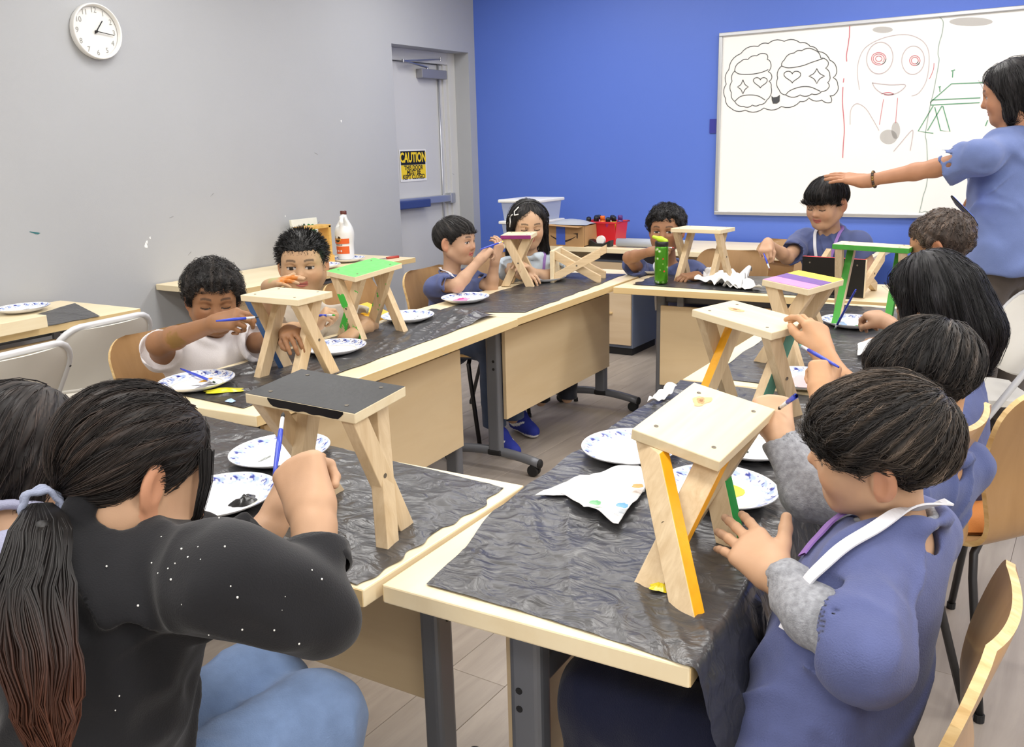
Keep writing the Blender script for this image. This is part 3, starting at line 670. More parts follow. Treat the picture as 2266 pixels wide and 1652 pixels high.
# ---------------------------------------------------------------- anatomy
def head_prims(S_,C,R,s=1.0,ears=True,nose=1.0,face=1.0,jaw=1.0):
    X=lambda x,y,z:C+R@(np.array([x,y,z])*s)
    S_.el(X(0,-.010,.030),np.array([.0725,.088,.076])*s,R,k=.02*s)
    S_.el(X(0,.026,-.030),np.array([.058*jaw,.056,.066])*s,R,k=.035*s)
    S_.el(X(0,.052,.020),np.array([.052,.030,.05])*s,R,k=.03*s)
    for q in(-1,1):
        S_.el(X(q*.035,.050,-.030),np.array([.026*face,.026,.028])*s,R,k=.022*s)
        S_.rc(X(q*.058,-.002,-.045),X(q*.026,.052,-.082),.015*s,.014*s,k=.03*s)
        S_.el(X(q*.030,.083,.003),np.array([.016,.010,.011])*s,R,k=.014*s,op='s')
        S_.el(X(q*.030,.0665,.003),np.array([.0145,.013,.0125])*s,R,k=.006*s)
        S_.rc(X(q*.014,.076,.020),X(q*.042,.068,.021),.006*s,.005*s,k=.012*s)
    S_.rc(X(0,.058,-.078),X(0,.060,-.084),.018*s,.016*s,k=.022*s)
    S_.rc(X(0,.074,.006),X(0,.0905,-.022),.0065*s,.0098*s*nose,k=.012*s)
    for q in(-1,1): S_.el(X(q*.0105,.080,-.0265),np.array([.0075,.009,.0068])*s,R,k=.006*s)
    S_.el(X(0,.0745,-.049),np.array([.0205,.0085,.0052])*s,R,k=.005*s); S_.el(X(0,.0735,-.0575),np.array([.0165,.009,.0056])*s,R,k=.004*s)
    S_.el(X(0,.084,-.0531),np.array([.017,.006,.0012])*s,R,k=.002*s,op='s')
    if ears:
        for q in(-1,1):
            a=math.radians(22)*q; Re=R@np.array([[math.cos(a),-math.sin(a),0],[math.sin(a),math.cos(a),0],[0,0,1]])
            S_.el(X(q*.076,-.010,-.006),np.array([.0075,.019,.031])*s,Re,k=.008*s); S_.el(X(q*.084,-.004,-.004),np.array([.0075,.011,.020])*s,Re,k=.005*s,op='s')
def hand_prims(S_,W,y,z,side,s=1.0,pose='grip',k=.008):
    y=unit(y); z=unit(np.asarray(z,float)-y*(np.asarray(z,float)@y)); x=np.cross(y,z)*side; Fr=np.stack([x,y,z],1)
    X=lambda v:np.asarray(W)+Fr@(np.asarray(v,float)*s)
    PO={'grip':([(62,58,30),(78,72,35),(84,78,40),(86,80,40)],[(.018,.018,-.008),(.031,.043,-.022),(.022,.062,-.037),(.008,.071,-.040)]),
        'pinch':([(48,45,25),(55,50,28),(70,65,35),(78,70,40)],[(.018,.018,-.008),(.030,.045,-.026),(.026,.068,-.042),(.018,.084,-.046)]),
        'flat':([(4,8,6),(3,7,5),(4,8,5),(6,9,6)],[(.018,.018,-.006),(.038,.042,-.010),(.050,.062,-.012),(.056,.078,-.013)]),
        'open':([(10,14,8),(8,10,8),(10,14,8),(14,16,10)],[(.018,.018,-.006),(.040,.036,-.008),(.056,.050,-.006),(.068,.062,-.004)]),
        'relaxed':([(28,32,18),(32,36,20),(36,40,22),(40,42,24)],[(.018,.018,-.006),(.034,.044,-.018),(.036,.064,-.028),(.034,.080,-.034)]),
        'hook':([(70,25,10),(72,28,12),(75,30,14),(78,30,14)],[(.018,.018,-.006),(.036,.036,-.020),(.040,.046,-.040),(.038,.050,-.056)])}
    cur,th=PO[pose]
    xs=(.0245,.0085,-.0075,-.0225); ln=((.030,.020,.016),(.034,.022,.017),(.031,.021,.017),(.025,.016,.014)); yk=(.064,.067,.064,.058)
    S_.rc(X((0,-.012,0)),X((0,.02,-.002)),.0185*s,.0185*s,k=.02*s)
    for i in range(4):
        S_.rc(X((xs[i]*.55,.012,-.002)),X((xs[i],yk[i],0)),.0145*s,.0105*s,k=.014*s)
        p=np.array([xs[i],yk[i],0.]); a=0; r=.0077 if i<3 else .0067
        sp=math.radians((6,1,-4,-9)[i]) if pose in('flat','open','relaxed') else 0
        for j in range(3):
            a+=math.radians(cur[i][j]); d=np.array([math.sin(sp)*math.cos(a),math.cos(a)*math.cos(sp),-math.sin(a)]); q=p+d*ln[i][j]
            S_.rc(X(p),X(q),r*s,(r-.0007)*s,k=.003*s); p=q; r-=.0007
    rr=(.0135,.0105,.0092,.0075)
    for j in range(3): S_.rc(X(th[j]),X(th[j+1]),rr[j]*s,rr[j+1]*s,k=.01*s if j==0 else .004*s)
    return X
SKINM=vcol('skin',.52,bump=.12,bscale=420,sss=.0,spec=.35,bdist=.0008)
HAIRM=vcol('hair',.5,spec=.4,aniso=.0)
def jit(c,n,a): return np.clip(np.asarray(c)[None,:3]*(1+a*rng.standard_normal((n,1))),0,1)
def sstep(a,b,x): t=np.clip((x-a)/(b-a),0,1); return t*t*(3-2*t)
class Person:
    def __init__(s,label,loc,skin=(196,150,118),group=None):
        s.root=empty('person',loc); tag(s.root,label,'person',group); s.loc=np.asarray(loc,float); s.S=Sdf(); s.skin=np.array(lin(skin)[:3])*np.array([.80,.83,.78]); s.paint=[]; s.fine=[]; s.hand=[]
    def mk(s,name,V,F_,mats,**k):
        o=mk(name,V-s.loc,F_,mats,s.root,smooth=True,**k); return o
    def head(s,C,fwd,up=(0,0,1),sc=1.0,neck=None,eyes='down',vox=.0026,brow=True,lips=(176,92,86),nr=.036,**k):
        s.C=np.asarray(C,float); s.R=frame(fwd,up); s.hs=sc; head_prims(s.S,s.C,s.R,sc,**k); X=s.HX
        if neck is not None: s.S.rc(X(0,-.022,-.045),neck,nr*sc,nr*1.12*sc,k=.03*sc); s.neck=np.asarray(neck,float)
        ext=.125*sc; s.fine.append((s.C-ext-[0,0,.03*sc],s.C+ext,vox)); s.eyes=eyes; s.brow=brow; s.lips=np.array(lin(lips)[:3]); return s
    def HX(s,x,y,z): return s.C+s.R@(np.array([x,y,z])*s.hs)
    def arm(s,sh,el,wr,hf,hn,side,pose='grip',hs=1.0,vox=.003,r=(.036,.030,.029,.019)):
        sh,el,wr=[np.asarray(q,float) for q in(sh,el,wr)]; f=min(hs,1.1)
        s.S.rc(sh,el,r[0]*f,r[1]*f,k=.02*f); m=el+(wr-el)*.28; s.S.rc(el,m,r[1]*.95*f,r[2]*f*1.02,k=.02*f); s.S.rc(m,wr,r[2]*f,r[3]*f,k=.015*f)
        if pose: 
            X=hand_prims(s.S,wr,hf,hn,side,hs,pose); s.hand.append(X); c=X((.0,.055,-.01)); s.fine.append((c-.09*hs,c+.09*hs,vox)); return X
    def torso(s,pel,chest,shl,shr,wd=.125,dp=.085):
        pel,chest,shl,shr=[np.asarray(q,float) for q in(pel,chest,shl,shr)]; s.pel,s.chest,s.shl,s.shr=pel,chest,shl,shr
        up=unit(chest-pel); rt=unit(shr-shl); rt=unit(rt-up*(rt@up)); fr=np.stack([rt,np.cross(up,rt),up],1); s.tf=fr; q=wd/dp
        s.S.rc(pel,chest,wd*.92,wd*.95,k=.03,fr=fr,sc=(1,q,1)); s.S.rc(shl,shr,.038,.038,k=.05)
        return s
    def legs(s,hip,kn,an,r=(.066,.048,.032)):
        s.S.rc(hip,kn,r[0],r[1],k=.03); s.S.rc(kn,an,r[1],r[2],k=.02)
    def body(s,vox=.006):
        """one continuous skin mesh: coarse grid plus finer grids of the same field at head and hands"""
        lo,hi=s.S.bounds(); G=s.S.grid(vox,lo-.02,hi+.02); V,Fc=G.mesh()
        keep=np.ones(len(Fc),bool); cen=V[Fc].mean(1)
        for a,b,v in s.fine: keep&=~((cen>a+vox*2)&(cen<b-vox*2)).all(1)
        ms=[(V,Fc[keep])]
        for i,(a,b,v) in enumerate(s.fine):
            g=s.S.grid(v,a,b); v_,f_=g.mesh()
            if len(f_):
                cn=v_[f_].mean(1); kp=np.ones(len(f_),bool)
                for (a2,b2,v2) in s.fine[:i]: kp&=~((cn>a2+3*v2)&(cn<b2-3*v2)).all(1)
                ms.append((v_,f_[kp]))
        V,Fc=merge(ms); used=np.unique(Fc); mp=np.full(len(V),-1); mp[used]=np.arange(len(used)); V=V[used]; Fc=mp[Fc]
        c=np.tile(s.skin,(len(V),1)); n=noise(V,28,3)*.05+noise(V,90,4)*.03; c=c*(1+n[:,None])
        if hasattr(s,'C'):
            L=(V-s.C)@s.R/s.hs; x,y,z=L[:,0],L[:,1],L[:,2]; ax=np.abs(x); hd=np.linalg.norm(L,axis=1)<.16
            red=np.array([1.05,.86,.82]); 
            def mixc(w_,col,add=False):
                nonlocal c; w_=(w_*hd)[:,None]; c=c*(1-w_)+(c*col if add else col)*w_
            mixc(.55*np.exp(-((ax-.04)**2+(z+.03)**2)/.0004)*(y>.02),red,True); mixc(.6*np.exp(-((ax)**2+(z+.026)**2)/.00022)*(y>.07),red,True); mixc(.8*(ax>.075)*(z>-.05)*(z<.04),np.array([1.06,.8,.74]),True)
            fr=y>.04
            li=fr*(y>.055)*sstep(.0215,.018,ax)*sstep(.0095,.0065,np.abs(z+.0533+.0016*np.cos(ax*190)-.002*(ax/.02)**2)); mixc(.85*li,s.lips)
            mixc(.75*fr*sstep(.0175,.014,ax)*sstep(.0016,.0006,np.abs(z+.0531)),np.array([.11,.035,.03]))
            if s.brow: mixc(.72*fr*sstep(.012,.015,ax)*sstep(.047,.043,ax)*sstep(.0046,.0028,np.abs(z-(.0235+.004*np.sin((ax-.012)*85)))),np.array([.03,.022,.018]))
            ex=(ax-.030)/.0145; inside=np.clip(1-ex**2,0,1)
            if s.eyes=='down':
                zl=-.0028-.0035*inside; mixc(.95*fr*(np.abs(ex)<1)*sstep(.0030,.0016,np.abs(z-zl)),np.array([.015,.012,.01])); mixc(.3*fr*(np.abs(ex)<1.05)*sstep(.003,.001,np.abs(z-.009-.002*inside)),np.array([.75,.65,.6]),True)
            elif s.eyes=='half':
                up_=.0028+.0022*inside; lo_=-.0012-.0035*inside; op_=fr*(np.abs(ex)<1)*(z<up_)*(z>lo_); mixc(.9*op_,np.array([.55,.52,.50])); mixc(.97*op_*(np.abs(ex)<.48),np.array([.012,.010,.009])); mixc(.95*fr*(np.abs(ex)<1.08)*sstep(.0024,.0012,np.abs(z-up_-.0008)),np.array([.015,.012,.01]))
        for p,r,col,w_ in s.paint:
            d=np.linalg.norm(V-np.asarray(p),axis=1)+noise(V,120,9)*r*.35; k=(w_*sstep(r,r*.6,d))[:,None]; c=c*(1-k)+np.array(lin(col)[:3])*k
        b=s.mk('body',V,Fc,SKINM,col=np.clip(c,0,1)); return b
    # -------------------------------------------------------- clothes
    def shirt(s,name,m,sleeves=(),hem=None,hemn=None,wd=.150,dp=.108,fold=.009,ff=11,vox=.0055,neckr=.056,neckdrop=.022,extra=None,collar=True,seed=1,sl_k=.03,low=None,fx=None,shr_=.05,hemflare=1.0):
        K=Sdf(); fr=s.tf; q=wd/dp; pel=s.pel if low is None else np.asarray(low,float)
        K.rc(pel,s.chest,wd*hemflare,wd*.93,k=.03,fr=fr,sc=(1,q,1)); K.rc(s.shl,s.shr,shr_,shr_,k=.06)
        if extra: extra(K)
        if collar:
            C=s.neck; up=unit(s.HX(0,-.02,-.05)-s.neck); fw=-fr[:,1] if (fr[:,1]@s.R[:,1])<0 else fr[:,1]; t=unit(up+.0*fw); a=unit(np.cross(t,fw)); b=np.cross(a,t)
            sg_=1 if b@fw>0 else -1
            rg=[C+neckr*(math.cos(w)*a+math.sin(w)*b)-t*neckdrop*(math.sin(w)*sg_*.5+.5)+t*.012 for w in np.linspace(0,2*math.pi,17)]
            for i in range(16): K.rc(rg[i],rg[i+1],.0075,.0075,k=.02)
            K.rc(C-t*.012,C+t*.09,neckr*.84,neckr*1.02,k=.006,op='s')
        if hem is not None: K.plane(hem,hemn,k=.006)
        lo,hi=K.bounds()
        for e in sleeves:
            for p,r in zip(e['pts'],e['r']): lo=np.minimum(lo,np.asarray(p)-r); hi=np.maximum(hi,np.asarray(p)+r)
        lo=lo-.02; hi=hi+.02; G=K.grid(vox,lo,hi)
        for e in sleeves:
            pts=[np.asarray(p,float) for p in e['pts']]; d=unit(pts[-1]-pts[-2]).astype(F32); Q=Sdf(); c=pts[-1].astype(F32); rr=e['r'][-1]
            n_=len(pts)-1; Q.rc(pts[n_-1],pts[n_],e['r'][n_-1],rr,k=.02); Q.plane(c,d)
            for i in range(n_-1): Q.rc(pts[i],pts[i+1],e['r'][i],e['r'][i+1],k=.02)
            Q.rc(pts[-1]-d*.010,pts[-1]+d*.03,rr-.007,rr-.005,k=.003,op='s')
            l0=np.min([p-r for p,r in zip(pts,e['r'])],0)-.03; h0=np.max([p+r for p,r in zip(pts,e['r'])],0)+.03
            i0=np.clip(np.floor((l0-lo)/vox).astype(int),0,np.array(G.D.shape)-2); i1=np.clip(np.ceil((h0-lo)/vox).astype(int),i0+1,np.array(G.D.shape)-1)
            E=Q.grid(vox,lo+i0*vox,lo+i1*vox-vox*.5); sl=tuple(slice(a,a+n) for a,n in zip(i0,E.D.shape)); a_=G.D[sl]; b_=E.D[:a_.shape[0],:a_.shape[1],:a_.shape[2]]
            h_=np.maximum(sl_k-np.abs(a_-b_),0)/sl_k; G.D[sl]=np.minimum(a_,b_)-h_*h_*sl_k*.25
        def fn(p):
            w_=p+.022*np.stack([noise(p,8,seed+1),noise(p,8,seed+2),noise(p,8,seed+3)],1).astype(F32)
            a=w_@fr.astype(F32); x,y,z=a[:,0],a[:,1],a[:,2]; c_,s_=math.cos(.75),math.sin(.75); q=ff*1.7
            n1=noise(np.stack([(x*c_+z*s_)*q,y*q*.55,(z*c_-x*s_)*q*.28],1),1,seed+5); n2=noise(np.stack([(x*c_-z*s_)*q*1.15,y*q*.6,(z*c_+x*s_)*q*.3],1),1,seed+6)
            mk_=sstep(-.35,.35,noise(p,5.5,seed+7)); r1=np.exp(-(n1/.26)**2); r2=np.exp(-(n2/.26)**2)
            n3=noise(np.stack([(x*s_+z*c_)*q*2.2,y*q*1.3,(z*s_-x*c_)*q*.7],1),1,seed+9); r=-1.25*fold*(mk_*r1+(1-mk_)*r2*.9)-.5*fold*np.exp(-(n3/.24)**2)*sstep(-.1,.5,noise(p,6.5,seed+10))+fold*.55+noise(p,9,seed+8)*fold*.5
            if fx is not None: r=r+fx(p)
            return r
        G.addnear(.024,fn); V,Fc=G.mesh(); V=smooth_mesh(V,Fc,5,.5)
        s.shirtgrid=G; return s.mk(name,V,Fc,m)
    def trousers(s,m,legs,r=(.078,.062,.05),vox=.006,fold=.004,pelr=(.13,.10),name='trousers',cut=True,seed=4,extra=None):
        K=Sdf(); fr=s.tf; K.rc(s.pel-s.tf[:,2]*.02,s.pel+s.tf[:,2]*.06,pelr[0],pelr[0]*.97,k=.03,fr=fr,sc=(1,pelr[0]/pelr[1],1))
        for L in legs:
            pts=[np.asarray(p,float) for p in L]
            for i in range(len(pts)-1): K.rc(pts[i],pts[i+1],r[i],r[i+1],k=.03)
            if cut and len(pts)>2:
                d=unit(pts[-1]-pts[-2]); c=pts[-1]; rr=r[len(pts)-1]
                K.p.append(('x',.004,c-rr*1.6,c+rr*1.6,(lambda c,dd,rr:(lambda p:np.where(((p-c.astype(F32))**2).sum(-1)<(rr*1.55)**2,(p-c.astype(F32))@dd.astype(F32),-1.0)))(c,d,rr)))
        if extra: extra(K)
        G=K.grid(vox); G.addnear(.03,lambda p:-(1-np.abs(noise(p+.02*noise(p,9,seed)[:,None],16,seed+1))*2)*fold); V,Fc=G.mesh(); return s.mk(name,V,Fc,m)
    def shoe(s,an,fwd,c1,c2=(235,235,232),sc=1.0,name='shoe',swoosh=None):
        an=np.asarray(an,float); R=frame(np.array([fwd[0],fwd[1],0.]) if abs(fwd[2])<.5 else fwd); X=lambda x,y,z:an+R@(np.array([x,y,z])*sc)
        K=Sdf(); K.rc(X(0,-.035,-.035),X(0,.10,-.045),.034*sc,.030*sc,k=.02,fr=R,sc=(1,1,1)); K.rc(X(0,-.02,-.005),X(0,-.02,-.03),.038*sc,.038*sc,k=.02); K.rc(X(0,.0,-.01),X(0,.07,-.04),.034*sc,.03*sc,k=.02); K.plane(X(0,0,-.068),-R[:,2]); G=K.grid(.005); V,Fc=G.mesh()
        z=((V-an)@R)[:,2]/sc; y=((V-an)@R)[:,1]/sc; col=np.where((z<-.055)[:,None],np.array(lin(c2)[:3]),np.array(lin(c1)[:3]))
        if swoosh is not None:
            x=((V-an)@R)[:,0]/sc; k=(np.abs(z+.028-.35*(y-.02)-6*(y-.03)**2)<.006+.05*np.clip(.05-y,0,.1))*(y>-.03)*(y<.065)*(np.abs(x)>.02); col=np.where(k[:,None]>0,np.array(lin(swoosh)[:3]),col)
        return s.mk(name,V,Fc,CLOTHV,col=col)
    # -------------------------------------------------------- hair
    def hair(s,color=(30,26,24),thick=.014,zf=.055,prof=None,whorl=(0,-.05,.10),n=900,length=.07,vox=.003,extra=None,streak=.0022,lift=.003,jitter=.25,sr=.0009,tie=None,tip=None,curl=0,down=0.0,fuzz=0,seed=0,steps=8,hl=(70,62,56),rough=None,frac=1.0,side=(80,-.012),earz=.012):
        A=prof or [(0,zf),(35,zf-.004),(58,.018),(72,-.006),(side[0],side[1]),(90,earz),(104,.004),(120,-.03),(145,-.055),(180,-.062)]
        aa=np.array([q[0] for q in A]); zz=np.array([q[1] for q in A])
        K=Sdf(); head_prims(K,s.C,s.R,s.hs,ears=False)
        K.p=[q for q in K.p if q[0]=='u'][:3]
        if extra: extra(K)
        lo,hi=K.bounds(); G=K.grid(vox,lo-.035*s.hs,hi+.035*s.hs); wl=unit(whorl); hs=s.hs; R=s.R; C=s.C
        t1=unit(np.cross(wl,[0,1,.3])); t2=np.cross(wl,t1)
        def info(p):
            L=(p-C)@R/hs; az=np.degrees(np.abs(np.arctan2(L[:,0],L[:,1]))); h=L[:,2]-np.interp(az,aa,zz); 
            h=h+.004*noise(L,160,seed+31)
            return L,h
        def phi(L):
            if tie is not None: ax=unit(tie); u1=unit(np.cross(ax,[1,0,.2])); u2=np.cross(ax,u1); q=L-np.asarray(tie)*0
            else: u1,u2,q=t1,t2,L
            return np.arctan2(q@u1,q@u2)
        def streaks(L):
            f=phi(L); rad=np.linalg.norm(L-np.asarray(whorl),axis=1); q=np.stack([np.cos(f)*9,np.sin(f)*9,rad*9],1); return noise(q,1.6,seed+11)*.6+noise(q,4.2,seed+12)*.5
        def fn(p):
            L,h=info(p); th=np.where(h>0,thick*hs*(.18+.82*sstep(0,.045,h))*sstep(-.003,.004,h)-.0005,-.02*sstep(0,-.012,h)-.0015)
            return -(th+streaks(L)*streak*hs*(h>0)+ (noise(L,55,seed+7)*curl if curl else 0))
        if extra:
            # long hair: thickness mask only applies to the head part, the hanging volumes are always hair
            ex=Sdf(); extra(ex); E=ex.grid(vox,G.lo,G.lo+(np.array(G.D.shape)-1)*vox)
            KH=Sdf(); head_prims(KH,s.C,s.R,s.hs,ears=False); KH.p=[q for q in KH.p if q[0]=='u'][:3]
            Hd=KH.grid(vox,G.lo,G.lo+(np.array(G.D.shape)-1)*vox); Hd.addnear(.045,fn)
            E.addnear(.03,lambda p:-streaks((p-C)@R/hs)*streak*1.6*hs)
            a,b=Hd.D,E.D; k=.012; h_=np.maximum(k-np.abs(a-b),0)/k; G.D=np.minimum(a,b)-h_*h_*k*.25
        else: G.addnear(.045,fn)
        V,Fc=G.mesh(); V=smooth_mesh(V,Fc,1,.3)
        base=np.array(lin(color)[:3]); hi_=np.array(lin(hl)[:3])
        def colr(P_):
            L=(P_-C)@R/hs; k=np.clip(streaks(L)*.9+.25,0,1)[:,None]**2; c=base*(1-k*.75)+hi_*k*.75  # highlights painted into the hair colour as lighter streaks
            if tip is not None: w_=sstep(tip[0],tip[1],P_[:,2])[:,None]; c=c*(1-w_)+np.array(lin(tip[2])[:3])*w_
            return c
        ms=[(V,Fc)]; cols=[colr(V)]
        if n:
            # roots on the cap surface, grown along the comb direction, kept on the surface
            ar=rng.integers(0,len(V),n); p=V[ar]+rng.standard_normal((n,3))*.002; K_=steps; path=np.zeros((n,K_,3)); path[:,0]=p; st=length*hs/(K_-1)*(rng.uniform(.6,1.2,n))
            rd=rng.standard_normal((n,3))*jitter; off=rng.uniform(.2,1,n)*lift
            for j in range(1,K_):
                L=(p-C)@R/hs; g=G.grad(p)
                if tie is not None: d=(np.asarray(tie)-L)@R.T
                else: d=(L-np.asarray(whorl))@R.T
                d=d/(np.linalg.norm(d,axis=1)[:,None]+1e-6)+np.array([0,0,-down])+rd
                if fuzz: d=d*(1-fuzz)+g*fuzz
                if curl: d=d+.8*np.stack([np.sin(j*1.3+rd[:,0]*40),np.cos(j*1.1+rd[:,1]*40),np.sin(j+rd[:,2]*30)],1)
                if not fuzz: d=d-g*(d*g).sum(1)[:,None]
                d/=np.linalg.norm(d,axis=1)[:,None]+1e-9; p=p+d*st[:,None]
                sd=G.sample(p); 
                if not fuzz: p=p-g*(sd-off*(1+j*.15))[:,None]*np.where(sd>off,.35,1)[:,None]
                path[:,j]=p
            tp=np.linspace(1,.25,K_)[None,:]; v_,f_=strands(path,np.broadcast_to(sr*hs*tp,(n,K_))*rng.uniform(.6,1.3,(n,1)))
            ms.append((v_,f_)); cc=colr(path.reshape(-1,3)).reshape(n,K_,1,3)*rng.uniform(.6,2.4,(n,1,1,1)); cols.append(np.broadcast_to(cc,(n,K_,3,3)).reshape(-1,3))
        V,Fc=merge(ms); s.hgrid=G
        return s.mk('hair',V,Fc,HAIRM,col=np.clip(np.concatenate(cols),0,1))
    def strip(s,name,pts,w_,m,up=None,t=.0015,proj=None,off=.003,n=40):
        """flat ribbon (lanyard) following pts, pushed outside the shirt"""
        p=np.asarray(pts,float); u=np.linspace(0,len(p)-1,n); i=np.minimum(u.astype(int),len(p)-2); f=(u-i)[:,None]
        g=lambda k:p[np.clip(i+k,0,len(p)-1)]
        q=.5*((2*g(0))+(-g(-1)+g(1))*f+(2*g(-1)-5*g(0)+4*g(1)-g(2))*f*f+(-g(-1)+3*g(0)-3*g(1)+g(2))*f**3)
        if proj is not None:
            for _ in range(4):
                d=proj.sample(q); gr=proj.grad(q); mv=(off-d); q=q+gr*np.where(mv>0,mv,np.where(d<.05,mv*.5,0))[:,None]
            for _ in range(10): q[1:-1]=.25*q[:-2]+.5*q[1:-1]+.25*q[2:]
            d=proj.sample(q); gr=proj.grad(q,.012); q=q+gr*np.clip(off-d,0,.03)[:,None]
            for _ in range(3): q[1:-1]=.25*q[:-2]+.5*q[1:-1]+.25*q[2:]
            nr=proj.grad(q,.02)
            for _ in range(6): nr[1:-1]=.25*nr[:-2]+.5*nr[1:-1]+.25*nr[2:]
            nr/=np.linalg.norm(nr,axis=1)[:,None]+1e-9
        else: nr=np.tile(unit(up),(n,1))
        t_=np.gradient(q,axis=0); t_/=np.linalg.norm(t_,axis=1)[:,None]; b=np.cross(t_,nr); b/=np.linalg.norm(b,axis=1)[:,None]+1e-9
        rows=np.stack([q+b*w_/2+nr*t,q-b*w_/2+nr*t,q-b*w_/2-nr*t,q+b*w_/2-nr*t],1)-s.loc
        return MB().grid(rows,closed=True).build(name,m,s.root)
    def print_text(s,lines,C,nrm,upv,m,name='shirt_print',arc=None):
        """lettering laid onto the cloth: each vertex is dropped along -nrm onto the shirt field"""
        C=np.asarray(C,float); z=unit(nrm); y=unit(np.asarray(upv,float)-z*(np.asarray(upv,float)@z)); x=np.cross(y,z); out=[]
        for tx,size,ox,oy,ar in lines:
            o=text_mesh(tx,size,name,m,s.root,bold=size*.012,res=2); me=o.data
            v=np.zeros(len(me.vertices)*3,np.float32); me.vertices.foreach_get('co',v); v=v.reshape(-1,3)
            if ar: th=v[:,0]/ar; rr=ar+v[:,1]; X_=rr*np.sin(th); Y_=rr*np.cos(th)-ar
            else: X_,Y_=v[:,0],v[:,1]
            p=C+np.outer(X_+ox,x)+np.outer(Y_+oy,y)+z*.06
            for _ in range(14): d=s.shirtgrid.sample(p); p=p-z*np.clip(d-.002,-.01,.02)[:,None]
            if np.abs(s.shirtgrid.sample(p)).max()>.02: bpy.data.objects.remove(o); continue
            me.vertices.foreach_set('co',(p-s.loc).astype(np.float32).ravel()); me.update(); out.append(o)
        return out
CLOTHV=vcol('cloth_colour',.75,bump=.15,bscale=300)
def cloth(name,c,var=.06,bump=.35,bscale=420,rough=.85,vscale=14): 
    m=mat(name,c,rough,bump=bump,bscale=bscale,var=var,vscale=vscale,spec=.2); m.node_tree.nodes['Principled BSDF'].inputs['Sheen Weight'].default_value=.15; return m
# ================================================================ PEOPLE
D=lambda x,y,d:P(x,y,d=d)
C_BLUE=cloth('shirt_blue',(84,94,138)); C_BLUE2=cloth('shirt_sky_blue',(90,98,142),var=.12); C_NAVY=cloth('trousers_navy',(28,32,56)); C_WHITE=cloth('shirt_white',(232,228,230),var=.02); C_CREAM=cloth('shirt_cream',(206,196,182),var=.04)
C_PALE=cloth('shirt_pale_blue',(206,220,232),var=.05); C_GREY=cloth('sleeve_heather_grey',(158,160,166),var=.3,vscale=120); C_BLACK=cloth('jacket_black',(30,30,33),var=.1,bump=.2); C_LAV=cloth('shirt_lavender',(168,170,196)); C_MAN=cloth('shirt_man_blue',(106,122,170),var=.08); C_TAUPE=cloth('trousers_taupe',(84,76,70),var=.1)
C_JEAN=cloth('jeans_faded',(122,146,186),var=.12,vscale=30); C_JEAN2=cloth('jeans_dark',(70,84,112),var=.15); C_KHAKI=cloth('shorts_khaki',(196,188,172)); C_OLIVE=cloth('trousers_olive',(70,76,52)); C_PINK=cloth('trousers_pink',(212,128,150)); C_DARK=cloth('trousers_dark',(40,42,50))
M_LANW=mat('lanyard_white',(226,226,232),.6); M_LANP=mat('lanyard_purple',(148,112,186),.6); M_PRINT=mat('print_white',(232,234,238),.7)
def kid(label,hc,fwd,bf,s=1.0,up=(0,0,1),skin=(205,160,130),eyes='down',pel=None,lean=.10,shw=.128,nk=None,vox=.0028,sit=.50,drop=.155,shl=None,shr=None,tw=(.118,.082),**k):
    """hc head centre (world), bf body facing (horizontal), returns person with neck, shoulders set"""
    f=unit((bf[0],bf[1],0)); r=np.cross(f,[0,0,1.]); 
    if nk is None: nk=np.asarray(hc)-np.array([0,0,drop*s])-f*.035*s
    if pel is None: pel=np.array([nk[0],nk[1],0])-f*lean+[0,0,sit]
    p=Person(label,(pel[0],pel[1],0),skin); p.f,p.r=f,r
    p.head(hc,fwd,up,s,neck=nk,eyes=eyes,vox=vox,**k)
    shl=nk-r*shw*s-[0,0,.045*s] if shl is None else shl; shr=nk+r*shw*s-[0,0,.045*s] if shr is None else shr; p.torso(pel,nk-unit(nk-np.asarray(pel))*.13*s,shl,shr,wd=tw[0]*s,dp=tw[1]*s); p.s=s
    return p
def tee(p,m,arms,name='shirt',frac=.62,r=(.046,.055),hemz=None,**k):
    sl=[dict(pts=[a,a+(b-a)*frac],r=[r[0]*p.s,r[1]*p.s]) for a,b in arms]
    return p.shirt(name,m,sl,hem=(0,0,hemz) if hemz else None,hemn=(0,0,-1),wd=.142*p.s,dp=.104*p.s,neckr=.056*p.s,**k)
def sitlegs(p,m,kn=.40,foot=.0,r=(.075,.062,.052),shoe=None,spread=.075,full=True):
    L=[]
    for q in(-1,1):
        hip=p.pel+p.r*q*spread+[0,0,-.01]; knee=hip+p.f*kn+[0,0,.0]; knee[2]=.50; an=knee+p.f*foot; an[2]=.11; L.append([hip,knee,an]); p.S.rc(hip,knee,.06,.045,k=.02); p.S.rc(knee,an,.042,.03,k=.02)
    p.trousers(m,L,r)
    if shoe:
        for l in L: p.shoe(l[2]-[0,0,.035],p.f,shoe)
    return L
def lanyard(p,side_m=(M_LANW,M_LANP),drop=.22,w_=.014,n0=.06):
    """two ribbons from the neck down the chest"""
    for q,m in ((1,side_m[0]),(-1,side_m[1])):
        if m is None: continue
        a=p.neck-p.f*.055*p.s+p.r*q*.02+[0,0,.02]; b=p.neck+p.r*q*.055*p.s+[0,0,.018]; c=p.neck+p.r*q*.05+p.f*.07*p.s-[0,0,.04]; d=p.neck+p.f*.10*p.s+p.r*q*.02-[0,0,drop]
        p.strip('lanyard',[a,b,c,d],w_,m,proj=p.shirtgrid,off=.004)
